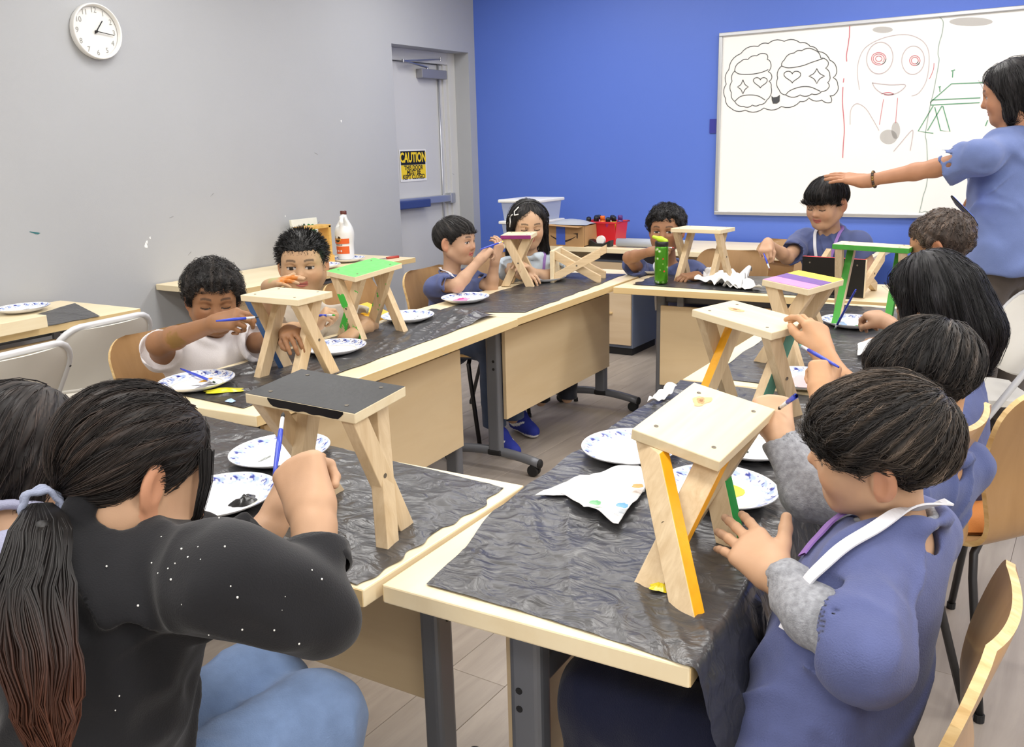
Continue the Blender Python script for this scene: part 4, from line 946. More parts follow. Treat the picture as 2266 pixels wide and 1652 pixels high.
# ---- near boy in blue over grey sleeves
def boy13():
    hc=D(1944,994,1.33); p=kid('boy in blue shirt over grey sleeves painting at the near right table',hc,(-.96,-.16,-.05),(-.97,.2,0),1.0,up=(.10,-.28,1),skin=(222,176,146),nk=D(1986,1166,1.345),pel=np.array([-.285,1.225,.52]),shw=.112,vox=.0022)
    shl=p.shl; shr=p.shr; el=D(1905,1455,1.17); wr=D(1716,1272,1.335)
    X=p.arm(shl,el,wr,D(1610,1165,1.43)-wr,(.25,-.75,.55),1,'open',1.12,vox=.0022,r=(.030,.028,.026,.020))
    el2=D(1792,1085,1.52); wr2=D(1722,958,1.56); p.arm(shr,el2,wr2,D(1708,880,1.60)-wr2,(.35,-.8,.2),-1,'grip',1.0,vox=.0024,r=(.030,.028,.026,.019))
    for q in ((.02,.13,-.01),(-.0,.15,-.01),(-.02,.135,-.005)): p.paint.append((X(q),.012,(110,60,70),.6))
    sitlegs(p,C_NAVY,kn=.33,r=(.088,.074,.06))
    p.body(.006)
    G0=p.shirt('grey_undershirt',C_GREY,[dict(pts=[shl,el,el+(wr-el)*.5,wr-(wr-el)*.06],r=[.036,.040,.040,.033]),dict(pts=[shr,el2,wr2-(wr2-el2)*.06],r=[.044,.044,.034])],wd=.112,dp=.08,fold=.006,ff=16,vox=.005,neckr=.05,neckdrop=.015,seed=21,shr_=.036)
    p.shirt('shirt',C_BLUE2,[dict(pts=[shl,shl+(el-shl)*.6,el,el+(wr-el)*.34],r=[.055,.062,.063,.066]),dict(pts=[shr,shr+(el2-shr)*.75],r=[.054,.062])],hem=p.pel+p.f*.03-[0,0,.03],hemn=(-.25,0,-1),wd=.150,dp=.114,fold=.008,ff=9,vox=.0045,neckr=.062,neckdrop=.02,seed=5,shr_=.052,hemflare=1.08,sl_k=.014)
    p.hair((26,23,22),thick=.013,zf=.036,n=3600,length=.085,whorl=(.02,-.075,.075),lift=.004,jitter=.13,sr=.0008,streak=.0038,hl=(120,104,90),seed=2,vox=.0028,prof=[(0,.030),(35,.026),(58,.010),(72,.006),(80,.0),(90,.018),(104,.006),(120,-.025),(145,-.05),(180,-.06)])
    a=D(2012,1102,1.30)-[0,0,.0]
    p.strip('lanyard',[p.neck-p.f*.055+p.r*.03+[0,0,.03],D(2005,1112,1.29),D(1920,1185,1.26),D(1850,1255,1.26),D(1822,1320,1.28),D(1808,1420,1.30)],.020,M_LANW,proj=p.shirtgrid,off=.010)
    p.strip('lanyard',[D(1900,1120,1.38),D(1860,1165,1.37),D(1843,1205,1.35),D(1832,1265,1.33)],.02,M_LANP,proj=p.shirtgrid,off=.006)
    p.print_text([('AFTERSCHOOL',.024,0,0,0)],p.chest+p.f*.1-[0,0,.03],p.f,(0,0,1),M_PRINT)
    return p
P13=boy13()
def boy12():
    hc=D(2046,838,1.86); p=kid('boy in blue shirt with straight dark hair painting the teal stool leg',hc,(-.93,-.05,-.30),(-.95,.3,0),1.06,up=(-.2,-.1,1),skin=(220,166,128),pel=np.array([-.33,2.06,.51]),shw=.115,vox=.003)
    el=D(1838,985,1.82); wr=D(1820,868,1.92); p.arm(p.shl,el,wr,D(1826,790,1.97)-wr,(.5,-.8,.3),1,'grip',1.08,vox=.0026,r=(.036,.031,.029,.021))
    el2=D(1885,885,1.98); wr2=D(1822,782,2.06); p.arm(p.shr,el2,wr2,D(1798,700,2.10)-wr2,(.75,-.4,.4),-1,'relaxed',1.08,vox=.0026)
    sitlegs(p,C_KHAKI,kn=.30,r=(.088,.085,.07)); p.body()
    for q,an in ((0,(-.76,1.72,.085)),(1,(-.73,1.89,.085))): p.shoe(an,(-.9,-.35,0),(196,104,70),(228,224,216),1.1)
    tee(p,C_BLUE,[(p.shl,el),(p.shr,el2)],seed=8)
    p.hair((24,22,22),thick=.013,zf=.03,n=3000,length=.095,whorl=(.03,-.06,.088),lift=.004,jitter=.08,streak=.0036,hl=(110,100,92),seed=5)
boy12()
def girl11():
    hc=D(2058,652,2.68); p=kid('girl with long loose black hair and purple lanyard at the right table',hc,(-.90,.22,-.35),(-.9,.35,0),1.1,skin=(206,160,132),pel=np.array([-.30,2.60,.51]),shw=.11,vox=.0032)
    el=D(2035,760,2.75); wr=D(1962,712,2.95); p.arm(p.shr,el,wr,D(1890,672,3.08)-wr,(.2,-.3,.9),-1,'pinch',1.05)
    el2=D(2040,790,2.6); wr2=D(1978,762,2.85); p.arm(p.shl,el2,wr2,D(1895,745,3.02)-wr2,(0,-.3,1),1,'flat',1.05)
    sitlegs(p,C_PINK,kn=.30); p.body(); tee(p,C_BLUE,[(p.shl,el2),(p.shr,el)],seed=9)
    def ex(K):
        X=p.HX
        K.rc(X(0,-.06,.0),X(0,-.085,-.12),.078*1.1,.07*1.1,k=.04); K.rc(X(-.06,-.04,-.02),X(-.075,-.03,-.17),.045,.03,k=.04); K.rc(X(.06,-.03,-.02),X(.072,-.02,-.16),.042,.026,k=.04); K.rc(X(0,-.085,-.10),X(.01,-.085,-.19),.06,.03,k=.03); K.rc(X(-.066,.03,.02),X(-.074,.045,-.13),.02,.012,k=.02)
    p.hair((14,13,15),thick=.014,zf=.05,n=1600,length=.24,whorl=(0,-.0,.115),lift=.006,jitter=.12,down=.9,streak=.003,extra=ex,hl=(52,50,54),seed=6,steps=12,vox=.004,prof=[(0,.062),(30,.05),(50,.01),(70,-.05),(90,-.07),(180,-.08)])
    p.strip('lanyard',[p.neck-p.f*.06+[0,0,.01]+p.r*.05,p.neck-p.f*.075,p.neck-p.f*.06-p.r*.05+[0,0,.01]],.016,M_LANP,proj=p.shirtgrid,off=.006)
girl11()
def boy10():
    hc=D(2082,545,3.26); p=kid('boy with short brown curly hair at the far end of the right table',hc,(-.93,.1,-.2),(-.9,.2,0),1.12,skin=(172,126,96),pel=np.array([-.40,3.42,.51]),vox=.0038)
    el=p.shl+p.f*.1-[0,0,.15]; wr=el+p.f*.17; p.arm(p.shl,el,wr,p.f,(0,0,1),1,'flat')
    el2=p.shr+p.f*.1-[0,0,.15]; wr2=el2+p.f*.17; p.arm(p.shr,el2,wr2,p.f,(0,0,1),-1,'flat'); sitlegs(p,C_DARK,kn=.24); p.body(.008); tee(p,C_BLUE,[(p.shl,el),(p.shr,el2)],seed=10,vox=.006)
    p.hair((58,48,42),thick=.010,zf=.05,n=1300,length=.03,curl=.004,lift=.004,jitter=.5,hl=(128,108,92),streak=.001,seed=7,vox=.0036,sr=.0013)
boy10()
def man():
    hc=D(2238,206,3.85); p=Person('man standing in blue shirt and dark trousers with hand on a boy\'s head',(-.28,4.4,0),(198,142,112)); s=1.18
    f=unit((-.75,.62,0)); r=np.cross(f,[0,0,1.]); p.f,p.r,p.s=f,r,s; nk=hc-np.array([0,0,.155*s])-f*.03
    p.head(hc,(-.97,-.02,-.2),(-.05,0,1),s,neck=nk,eyes='half',vox=.0035,nr=.046,nose=1.15)
    shl=D(2178,345,3.72); shr=nk+(nk-shl)*np.array([1,1,.2]); pel=np.array([nk[0]+.02,nk[1]-.02,.92]); p.torso(pel,nk-[0,0,.17],shl,shr,wd=.165,dp=.115)
    el=D(2070,372,3.90); wr=D(1916,400,4.06); p.arm(shl,el,wr,D(1836,388,4.14)-wr,(.05,-.35,.94),1,'flat',1.32,vox=.0034,r=(.040,.034,.033,.022))
    el2=shr+np.array([.03,.0,-.28]); wr2=D(2175,480,3.95); p.arm(shr,el2,wr2,D(2140,470,4.02)-wr2,(0,0,-1),-1,'hook',1.3)
    hips=[pel+r*q*.09 for q in(-1,1)]; L=[[h,np.array([h[0],h[1]+.02,.50]),np.array([h[0],h[1],.10])] for h in hips]
    for l in L: p.S.rc(l[0],l[1],.08,.055,k=.02); p.S.rc(l[1],l[2],.05,.035,k=.02)
    p.trousers(C_TAUPE,L,(.105,.082,.07),pelr=(.165,.125))
    for l in L: p.shoe(l[2]-[0,0,.03],f,(40,38,38),(230,230,228),1.35)
    p.body(.007)
    p.shirt('shirt',C_MAN,[dict(pts=[shl,shl+(el-shl)*.72],r=[.073,.080]),dict(pts=[shr,shr+(el2-shr)*.7],r=[.07,.082])],hem=D(2200,612,3.85),hemn=(0,0,-1),wd=.205,dp=.155,fold=.013,ff=7,vox=.0065,neckr=.068,neckdrop=.025,seed=12,shr_=.07,low=(pel[0],pel[1],.86),hemflare=1.02)
    def ex(K):
        X=p.HX; K.rc(X(0,-.05,.02),X(0,-.075,-.075),.082*s,.062*s,k=.03)
        for q in(-1,1): K.rc(X(q*.062,-.01,.03),X(q*.068,.005,-.075),.032*s,.022*s,k=.03)
    p.hair((20,18,19),thick=.014,zf=.058,n=1300,length=.16,whorl=(0,.02,.11),lift=.006,jitter=.15,down=.6,streak=.003,extra=ex,hl=(64,60,62),seed=8,steps=10,vox=.0042,prof=[(0,.066),(30,.055),(50,.03),(65,-.03),(90,-.06),(180,-.075)])
    # bracelet beads
    b=MB(); ax=unit(el-wr); u=unit(np.cross(ax,[0,0,1])); v=np.cross(ax,u); c=wr+ax*.035
    for i in range(22): a=2*math.pi*i/22; b.sphere(c+(u*math.cos(a)+v*math.sin(a))*.034-p.loc,.0062,8,6,m=i%3==0)
    b.build('bracelet',[mat('bead_brown',(64,48,34),.4),mat('bead_gold',(140,112,60),.35,metal=.6)],p.root,smooth=True)
    # phone
    ph=empty('phone',(0,0,0)); tag(ph,'black smartphone with lit screen held by the standing man','phone'); c=D(2134,466,3.78); R=frame((-.50,.40,.42),(.75,.2,.6)); place(ph,R,c)
    MB().box((0,0,0),(.075,.155,.010)).build('phone_case',M['black'],ph,bevel=.006); MB().box((0,0,.0055),(.064,.138,.001)).build('screen',mat('phone_screen',(90,120,240),.2,emit=.5),ph)
    return p
man()
def boy8():
    hc=D(1829,450,4.28); p=kid('boy with a bowl haircut under the man\'s hand at the back table',hc,(-.30,-.85,-.24),(-.08,-1,0),1.08,up=(-.02,-.1,1),skin=(208,162,134),nk=D(1838,513,4.36),pel=np.array([-1.10,4.62,.62]),shw=.125,vox=.003,jaw=1.02)
    el=D(1742,570,4.26); wr=D(1698,538,4.15); p.arm(p.shr,el,wr,D(1690,566,4.08)-wr,(-.1,-.3,.8),-1,'pinch',1.0)
    el2=D(1925,590,4.30); wr2=D(1880,640,4.15); p.arm(p.shl,el2,wr2,(-.3,-.8,0),(0,0,1),1,'relaxed')
    L=[]
    for q in(-1,1): h=p.pel+p.r*q*.07; k=h+p.f*.05; k[2]=.36; a=k-p.f*.02; a[2]=.08; L.append([h,k,a]); p.S.rc(h,k,.06,.045); p.S.rc(k,a,.04,.03)
    p.trousers(C_DARK,L,(.075,.06,.05)); [p.shoe(l[2]-[0,0,.02],p.f,(60,60,70)) for l in L]
    p.body(); tee(p,C_BLUE,[(p.shl,el2),(p.shr,el)],seed=11,frac=.75,fold=.008,hemz=.60)
    p.hair((17,15,15),thick=.012,zf=.020,n=1700,length=.12,whorl=(0,-.03,.11),lift=.003,jitter=.08,streak=.0018,hl=(62,56,54),seed=9,prof=[(0,.030),(40,.028),(62,.014),(80,.0),(92,.016),(110,.0),(140,-.04),(180,-.05)])
    lanyard(p); p.print_text([('SUMMER CAMP & AFTERSCHOOL',.024,0,.0,.085)],p.chest+p.f*.1-[0,0,.10],p.f,(0,0,1),M_PRINT)
boy8()
def boy7():
    hc=D(1474,510,4.72); p=kid('boy with dark wavy hair behind the green bottle',hc,(.22,-.95,-.02),(.05,-1,0),1.1,skin=(178,128,98),eyes='half',nk=D(1478,588,4.80),pel=np.array([-1.72,4.66,.50]),shw=.13,vox=.003,jaw=1.05,lips=(170,84,80))
    el=D(1392,570,4.62); wr=D(1442,556,4.45); p.arm(p.shr,el,wr,D(1470,548,4.40)-wr,(0,-.4,.9),-1,'grip',1.0)
    el2=D(1560,625,4.66); wr2=D(1540,610,4.50); p.arm(p.shl,el2,wr2,(-.5,-.7,0),(0,-.3,1),1,'relaxed')
    sitlegs(p,C_NAVY,kn=.28); p.body(); tee(p,C_BLUE,[(p.shl,el2),(p.shr,el)],seed=13,hemz=.5)
    p.hair((16,15,16),thick=.019,zf=.054,n=1300,length=.05,whorl=(0,-.03,.11),curl=.0075,lift=.006,jitter=.5,streak=.003,hl=(66,62,64),seed=10,sr=.0013)
    lanyard(p,(M_LANW,None)); p.print_text([('SUMMER CAMP & AFTERSCHOOL',.026,0,.0,.085),('home & after',.04,0,-.2,0)],p.chest+p.f*.1-[0,0,.09],p.f,(0,0,1),M_PRINT)
boy7()
def girl6():
    hc=D(1168,496,4.66); p=kid('girl in pale blue shirt with white hair clip behind the purple-edged stool',hc,(.62,-.70,-.22),(.75,-.6,0),1.10,skin=(220,178,150),nk=D(1172,566,4.72),pel=np.array([-2.50,4.12,.50]),shw=.115,vox=.003)
    el=D(1132,598,4.66); wr=D(1152,607,4.52); p.arm(p.shr,el,wr,(.8,-.3,0),(0,-.3,1),-1,'relaxed')
    el2=D(1228,612,4.66); wr2=D(1178,602,4.50); p.arm(p.shl,el2,wr2,D(1160,585,4.46)-wr2,(0,-.3,1),1,'relaxed')
    sitlegs(p,C_DARK,kn=.2); p.body(); tee(p,C_PALE,[(p.shl,el2),(p.shr,el)],seed=14,hemz=.5)
    def ex(K):
        X=p.HX; K.rc(X(0,-.05,.0),X(0,-.075,-.20),.075,.06,k=.04)
        for q in(-1,1): K.rc(X(q*.068,-.01,.03),X(q*.078,.012,-.12),.026,.02,k=.03); K.rc(X(q*.078,.012,-.12),X(q*.088,.04,-.235),.02,.010,k=.02)
    p.hair((17,15,15),thick=.011,zf=.072,n=1100,length=.22,whorl=(0,.0,.112),lift=.004,jitter=.08,down=.7,streak=.002,extra=ex,hl=(66,60,58),seed=11,steps=10,vox=.0042,prof=[(0,.085),(20,.07),(40,.045),(58,.0),(75,-.05),(180,-.08)])
    X=lambda *q:p.HX(*q)-p.loc
    c=MB()
    for pts in ([(.052,.045,.098),(.070,.035,.075),(.072,.052,.062),(.058,.072,.072)],[(.078,.032,.060),(.088,.02,.045),(.090,-.004,.045)],[(.088,.02,.045),(.088,.034,.025),(.090,.032,.0)]): c.tube([X(*q) for q in pts],.0028,6)
    c.build('hair_clip',M['white'],p.root,smooth=True); MB().tube([X(.096*math.sin(a),.028,.022+.098*math.cos(a)) for a in np.linspace(-1.35,1.35,20)],.004,6).build('headband',M['black'],p.root,smooth=True)
    lanyard(p,(M_LANP,M_LANP))
girl6()
def boy5():
    hc=D(1008,535,4.30); p=kid('boy in blue shirt seen in profile painting the purple-edged stool',hc,(.97,.12,-.0),(.97,-.05,0),1.04,skin=(208,164,138),eyes='half',nk=D(1000,604,4.34),pel=np.array([-2.66,3.55,.50]),shw=.12,vox=.0028,lips=(190,100,94))
    el=D(1012,632,4.16); wr=D(1064,572,4.20); p.arm(p.shr,el,wr,D(1088,545,4.24)-wr,(-.2,-.9,.1),-1,'pinch',1.0)
    el2=D(1087,636,4.42); wr2=D(1096,572,4.36); p.arm(p.shl,el2,wr2,D(1108,535,4.36)-wr2,(.9,.1,.3),1,'relaxed',1.0)
    L=sitlegs(p,C_JEAN2,kn=.30,r=(.078,.066,.056))
    p.body(); tee(p,C_BLUE,[(p.shr,el),(p.shl,el2)],seed=15,frac=.8,hemz=.5)
    for an in ((-2.30,3.42,.085),(-2.38,3.72,.085)): p.shoe(an,(.9,-.45,0),(38,52,150),(236,236,238),1.15,swoosh=(236,238,242))
    p.hair((28,26,26),thick=.010,zf=.038,n=1600,length=.075,whorl=(0,-.065,.085),lift=.003,jitter=.12,streak=.002,hl=(84,78,74),seed=12,prof=[(0,.044),(40,.042),(58,.026),(70,.008),(80,-.005),(90,.015),(104,.004),(120,-.028),(145,-.05),(180,-.06)])
    lanyard(p,(M_LANW,None)); p.print_text([('SUMMER CAMP & AFTERSCHOOL',.024,0,.0,.085)],p.chest+p.f*.1-[0,0,.06],p.f,(0,0,1),M_PRINT)
boy5()
def boy4():
    hc=D(670,585,3.36); p=kid('boy in cream shirt with short spiky hair and orange painted fingers',hc,(.62,-.74,-.04),(.8,-.6,0),1.1,skin=(210,168,134),eyes='half',nk=D(672,680,3.44),pel=np.array([-2.60,2.50,.50]),shw=.13,vox=.0026,jaw=1.08,face=1.12)
    el=D(598,690,3.25); wr=D(596,632,3.12); X=p.arm(p.shr,el,wr,D(635,618,3.08)-wr,(-.3,-.3,.9),-1,'open',1.0,vox=.0026)
    for q in ((.0,.07,0),(.01,.09,0),(-.01,.09,0),(0,.11,0)): p.paint.append((X(q),.024,(196,116,36),.9))
    p.paint.append((X((.0,.03,.01)),.022,(150,170,110),.6))
    el2=D(628,735,3.2); wr2=D(700,720,3.12); p.arm(p.shr+[0,0,-.05],el2,wr2,D(716,700,3.1)-wr2,(0,-.5,.8),-1,'grip',.95)
    el3=D(820,720,3.5); wr3=D(785,735,3.3); p.arm(p.shl,el3,wr3,D(760,750,3.24)-wr3,(0,-.3,1),1,'relaxed',.95)
    sitlegs(p,C_DARK,kn=.28); p.body(); tee(p,C_CREAM,[(p.shr,el2),(p.shl,el3)],seed=16,frac=.7,hemz=.5,fold=.012)
    p.hair((16,15,15),thick=.011,zf=.058,n=3600,length=.013,fuzz=.75,jitter=.25,streak=.001,hl=(44,42,40),seed=13,steps=4,sr=.0013,prof=[(0,.056),(35,.056),(52,.045),(62,.02),(75,.0),(84,-.012),(92,.01),(104,.004),(120,-.028),(145,-.05),(180,-.06)])
    p.strip('lanyard',[p.neck+p.f*.09-[0,0,.16],p.neck+p.f*.11-[0,0,.24],p.neck+p.f*.10-[0,0,.30]],.014,M_LANP,proj=p.shirtgrid,off=.004)
boy4()
def boy3():
    hc=D(472,662,2.98); p=kid('boy in white shirt with tousled black hair painting the blue-legged stool',hc,(.80,-.56,-.16),(.9,-.4,0),1.04,up=(.1,.0,1),skin=(164,116,84),nk=D(455,742,3.02),pel=np.array([-2.52,1.98,.50]),shw=.135,vox=.0026,lips=(140,74,68))
    el=D(352,760,2.86); wr=D(482,713,2.66); X=p.arm(p.shr,el,wr,D(545,700,2.6)-wr,(-.2,-.75,.6),-1,'pinch',1.08,vox=.0026,r=(.037,.034,.032,.021))
    p.paint.append((el+(wr-el)*.35+np.array([.02,-.03,-.01]),.04,(120,96,30),.6))
    el2=D(600,755,2.95); wr2=D(640,735,2.80); p.arm(p.shl,el2,wr2,(.7,-.5,.1),(0,-.3,1),1,'relaxed',1.05)
    sitlegs(p,C_DARK,kn=.26); p.body(); tee(p,C_WHITE,[(p.shr,el),(p.shl,el2)],seed=17,frac=.58,hemz=.5,fold=.011,ff=9,r=(.052,.066))
    p.hair((22,20,20),thick=.018,zf=.05,n=2000,length=.06,whorl=(-.01,-.06,.095),curl=.004,lift=.009,jitter=.45,streak=.004,hl=(78,70,64),seed=14,sr=.0009,prof=[(0,.052),(35,.048),(55,.022),(68,-.004),(78,-.02),(88,.014),(104,.004),(120,-.025),(145,-.05),(180,-.06)])
boy3()
def girl_black():
    hc=D(300,1050,1.25); p=kid('girl in black jacket with long ponytail painting the black stool',hc,(.22,.93,-.42),(.12,1,0),1.06,up=(-.05,.2,1),skin=(214,168,138),nk=D(262,1158,1.21),pel=np.array([-1.12,.56,.50]),shl=D(360,1195,1.36),shr=D(500,1290,1.13),vox=.0024)
    el=D(702,1362,1.19); wr=D(692,1140,1.28); p.arm(p.shr,el,wr,D(640,960,1.36)-wr,(.35,-.9,.1),-1,'grip',1.34,vox=.0022,r=(.04,.036,.032,.0225))
    el2=D(478,1275,1.38); wr2=D(606,1150,1.46); p.arm(p.shl,el2,wr2,D(628,1060,1.50)-wr2,(-.6,-.5,.3),1,'relaxed',1.1,vox=.0024)
    L=sitlegs(p,C_JEAN,kn=.36,r=(.09,.082,.07)); p.body(.006)
    fx=None
    p.shirt('jacket',C_BLACK,[dict(pts=[p.shr,p.shr+(el-p.shr)*.6,el,el+(wr-el)*.62],r=[.060,.060,.055,.043]),dict(pts=[p.shl,el2,el2+(wr2-el2)*.66],r=[.06,.054,.041])],hem=(0,0,.47),hemn=(0,0,-1),wd=.168,dp=.138,fold=.011,ff=9,vox=.0045,neckr=.056,neckdrop=-.004,seed=18,shr_=.06,sl_k=.05,hemflare=1.08)
    for a,b,r_ in ((el,wr,.046),(el2,wr2,.043)):
        f0=.62 if r_>.044 else .66; q0=a+(b-a)*(f0-.16); q1=a+(b-a)*(f0+.03); d=unit(b-a); MB().tube([q0-p.loc,q0+(q1-q0)*.1-p.loc,q1-p.loc,q1-d*.008-p.loc,q1-d*.03-p.loc],[r_*1.02,r_*1.1,r_*1.06,r_*.93,r_*.9],24,caps=False).build('cuff',C_BLACK,p.root,smooth=True)
    tie=(-.005,-.104,-.052)
    p.hair((20,16,15),thick=.013,zf=.07,n=2600,length=.10,tie=tie,whorl=(0,.07,.09),lift=.003,jitter=.05,streak=.0026,hl=(78,64,56),seed=15,vox=.0028,sr=.0007,prof=[(0,.08),(25,.068),(50,.03),(70,.0),(82,-.018),(94,.0),(106,-.01),(120,-.05),(150,-.085),(180,-.088)])
    # side lock in front of the ear, ponytail, tie
    Tp=p.HX(*tie); base=[Tp+unit(p.HX(0,-.1,-.04)-p.C)*.01,D(95,1170,1.10),D(72,1290,1.04),D(80,1420,1.0),D(95,1540,.99),D(110,1665,.99)]
    base[0]=Tp; wd=[.014,.034,.044,.046,.040,.018]; N=1500; u=np.linspace(0,5,16); i=np.minimum(u.astype(int),4); f=(u-i)[:,None]; B=np.array(base); g=lambda k:B[np.clip(i+k,0,5)]
    cl=.5*((2*g(0))+(-g(-1)+g(1))*f+(2*g(-1)-5*g(0)+4*g(1)-g(2))*f*f+(-g(-1)+3*g(0)-3*g(1)+g(2))*f**3); wdd=np.interp(u,range(6),wd)
    th=rng.uniform(0,2*math.pi,N); rr=rng.uniform(.25,1,N)**.6; e1=RC[:,0]; e2=-RC[:,2]
    wob=np.stack([noise(np.stack([np.cos(th)*2,np.sin(th)*2,np.full(N,q*.35)],1),2.0,40)*.010*min(1,q/4) for q in range(16)],1)
    path=cl[None]+(rr*np.cos(th))[:,None,None]*wdd[None,:,None]*e1+(rr*np.sin(th))[:,None,None]*wdd[None,:,None]*e2*.7+wob[...,None]*e1
    v,fc=strands(path,np.broadcast_to(.0016*np.linspace(1,.5,16)[None],(N,16))*rng.uniform(.6,1.3,(N,1))); t=np.linspace(0,1,16)[None,:,None,None]; n1=rng.uniform(.6,1.6,(N,1,1,1))
    c0=np.array(lin((17,13,12))[:3]); c1=np.array(lin((92,54,38))[:3]); cc=(c0*(1-sstep(.35,1.1,t))+c1*sstep(.35,1.1,t)*.8)*n1; p.mk('ponytail',v,fc,HAIRM,col=np.broadcast_to(cc,(N,16,3,3)).reshape(-1,3))
    cs=Sdf(); 
    for q in range(1,5): cs.rc(cl[q*3],cl[min(q*3+3,15)],wdd[q*3]*.36,wdd[min(q*3+3,15)]*.36,k=.02,fr=RC,sc=(1,1,1.4))
    v,fc=cs.grid(.005).mesh(); p.mk('ponytail_core',v,fc,HAIRM,col=np.tile(c0*.8,(len(v),1)))
    ax=unit(cl[2]-cl[0]); uu=unit(np.cross(ax,e2)); vv=np.cross(ax,uu); tb=MB(); c=Tp+ax*.008-p.loc
    for k in range(3): tb.tube([c+ax*(.006*k-.006)+(uu*math.cos(a)+vv*math.sin(a))*(.022+.002*math.sin(a*6+k)) for a in np.linspace(0,2*math.pi,36)[:-1]],.0042,6,closed=True)
    tb.build('hair_tie',cloth('hair_tie_grey',(150,158,182)),p.root,smooth=True)
    lk=[]; 
    for k in range(70): a=rng.uniform(0,1); lk.append([p.HX(.070,.060-.02*a,.05),p.HX(.078,.064-.016*a,.01),p.HX(.076,.064-.012*a,-.035),p.HX(.064,.062-.01*a,-.075+.03*rng.uniform())])
    lk=np.array(lk)+rng.standard_normal((70,1,3))*.0015; v,fc=strands(lk,np.full((70,4),.0009)*np.linspace(1,.3,4)); p.mk('hair_lock',v,fc,HAIRM,col=np.tile(c0,(len(v),1)))
    # white flecks on the jacket
    fl=MB(); Fm=p.shirtgrid; V=Fm.mesh()[0]; ok=[(x,y) for x,y in ((430,1290),(620,1300),(640,1390),(560,1400),(590,1150),(520,1480),(420,1360),(370,1480),(260,1530),(390,1240),(650,1240),(480,1200))]
    cand=V[rng.integers(0,len(V),1600)]; cen=np.array([D(520,1380,1.05),D(600,1380,1.08),D(300,1540,.98),D(420,1250,1.1)])
    sel=[q for q in cand if min(np.linalg.norm(q-c) for c in cen)<.055*abs(rng.standard_normal())][:46]
    for q in sel: fl.sphere(q-p.loc+rng.standard_normal(3)*.001,rng.uniform(.0008,.0018),5,4)
    o=fl.build('paint_flecks',M['white'],p.root); o['kind']='stuff'
girl_black()
def girl_left():
    hc=D(48,1010,1.58); p=kid('girl with dark hair in grey lavender shirt cut by the left picture edge',hc,(.05,.95,-.45),(.05,1,0),1.08,skin=(212,168,140),nk=D(20,1160,1.52),pel=np.array([-1.62,.62,.50]),vox=.0034)
    el=p.shl+np.array([0,.12,-.16]); wr=el+np.array([.06,.15,.06]); p.arm(p.shl,el,wr,(.2,.9,0),(0,0,1),1,'flat'); el2=p.shr+np.array([.0,.1,-.17]); wr2=el2+np.array([-.05,.16,.08]); p.arm(p.shr,el2,wr2,(-.2,.9,0),(0,0,1),-1,'flat')
    sitlegs(p,C_OLIVE,kn=.3); p.body(.007); tee(p,C_LAV,[(p.shl,el),(p.shr,el2)],seed=19,frac=.8,vox=.006,hemz=.5)
    def ex(K):
        X=p.HX; K.rc(X(0,-.05,-.0),X(0,-.085,-.15),.082,.055,k=.03); K.rc(X(0,-.085,-.15),X(.02,-.07,-.26),.05,.016,k=.03); K.rc(X(.07,-.02,.0),X(.07,.0,-.12),.026,.016,k=.03)
    p.hair((24,20,20),thick=.015,zf=.07,n=1300,length=.2,whorl=(0,.03,.11),lift=.004,jitter=.1,down=.7,streak=.003,extra=ex,hl=(84,72,66),seed=16,steps=10,vox=.004,prof=[(0,.08),(40,.05),(60,-.02),(90,-.06),(180,-.085)])
girl_left()
# ================================================================ PLASTIC SHEETS
def film(name):
    m,nt,b=nmat(name); N=nt.nodes.new; L=nt.links.new
    b.inputs['Base Color'].default_value=lin((56,56,58)); b.inputs['Roughness'].default_value=.31; b.inputs['Specular IOR Level'].default_value=.9
    tc=N('ShaderNodeTexCoord'); mp=N('ShaderNodeMapping'); mp.inputs['Scale'].default_value=(1,1.6,1); mp.inputs['Rotation'].default_value=(0,0,.6); L(tc.outputs['Object'],mp.inputs[0])
    n=N('ShaderNodeTexNoise'); n.inputs['Scale'].default_value=13; n.inputs['Detail'].default_value=4; n.inputs['Roughness'].default_value=.45; n.inputs['Distortion'].default_value=2.2; L(mp.outputs[0],n.inputs['Vector'])
    bp=N('ShaderNodeBump'); bp.inputs['Strength'].default_value=.5; bp.inputs['Distance'].default_value=.010; L(n.outputs['Fac'],bp.inputs['Height']); L(bp.outputs['Normal'],b.inputs['Normal']); return m
M['film']=film('black_plastic_film')
def wr(p,amp,seed):
    q=np.stack([p[...,0],p[...,1],np.zeros(p.shape[:-1])],-1); w_=q+.05*np.stack([noise(q,6,seed),noise(q,6,seed+1),0*q[...,0]],-1)
    a=.6+.5*noise(q,1.3,seed+9); rot=np.stack([w_[...,0]*np.cos(a)+w_[...,1]*np.sin(a),-w_[...,0]*np.sin(a)*.4+w_[...,1]*np.cos(a)*.4,0*a],-1)
    return amp*(.8*(1-np.abs(noise(rot,11,seed+3)))**3+.35*(1-np.abs(noise(w_,24,seed+4)))**3)
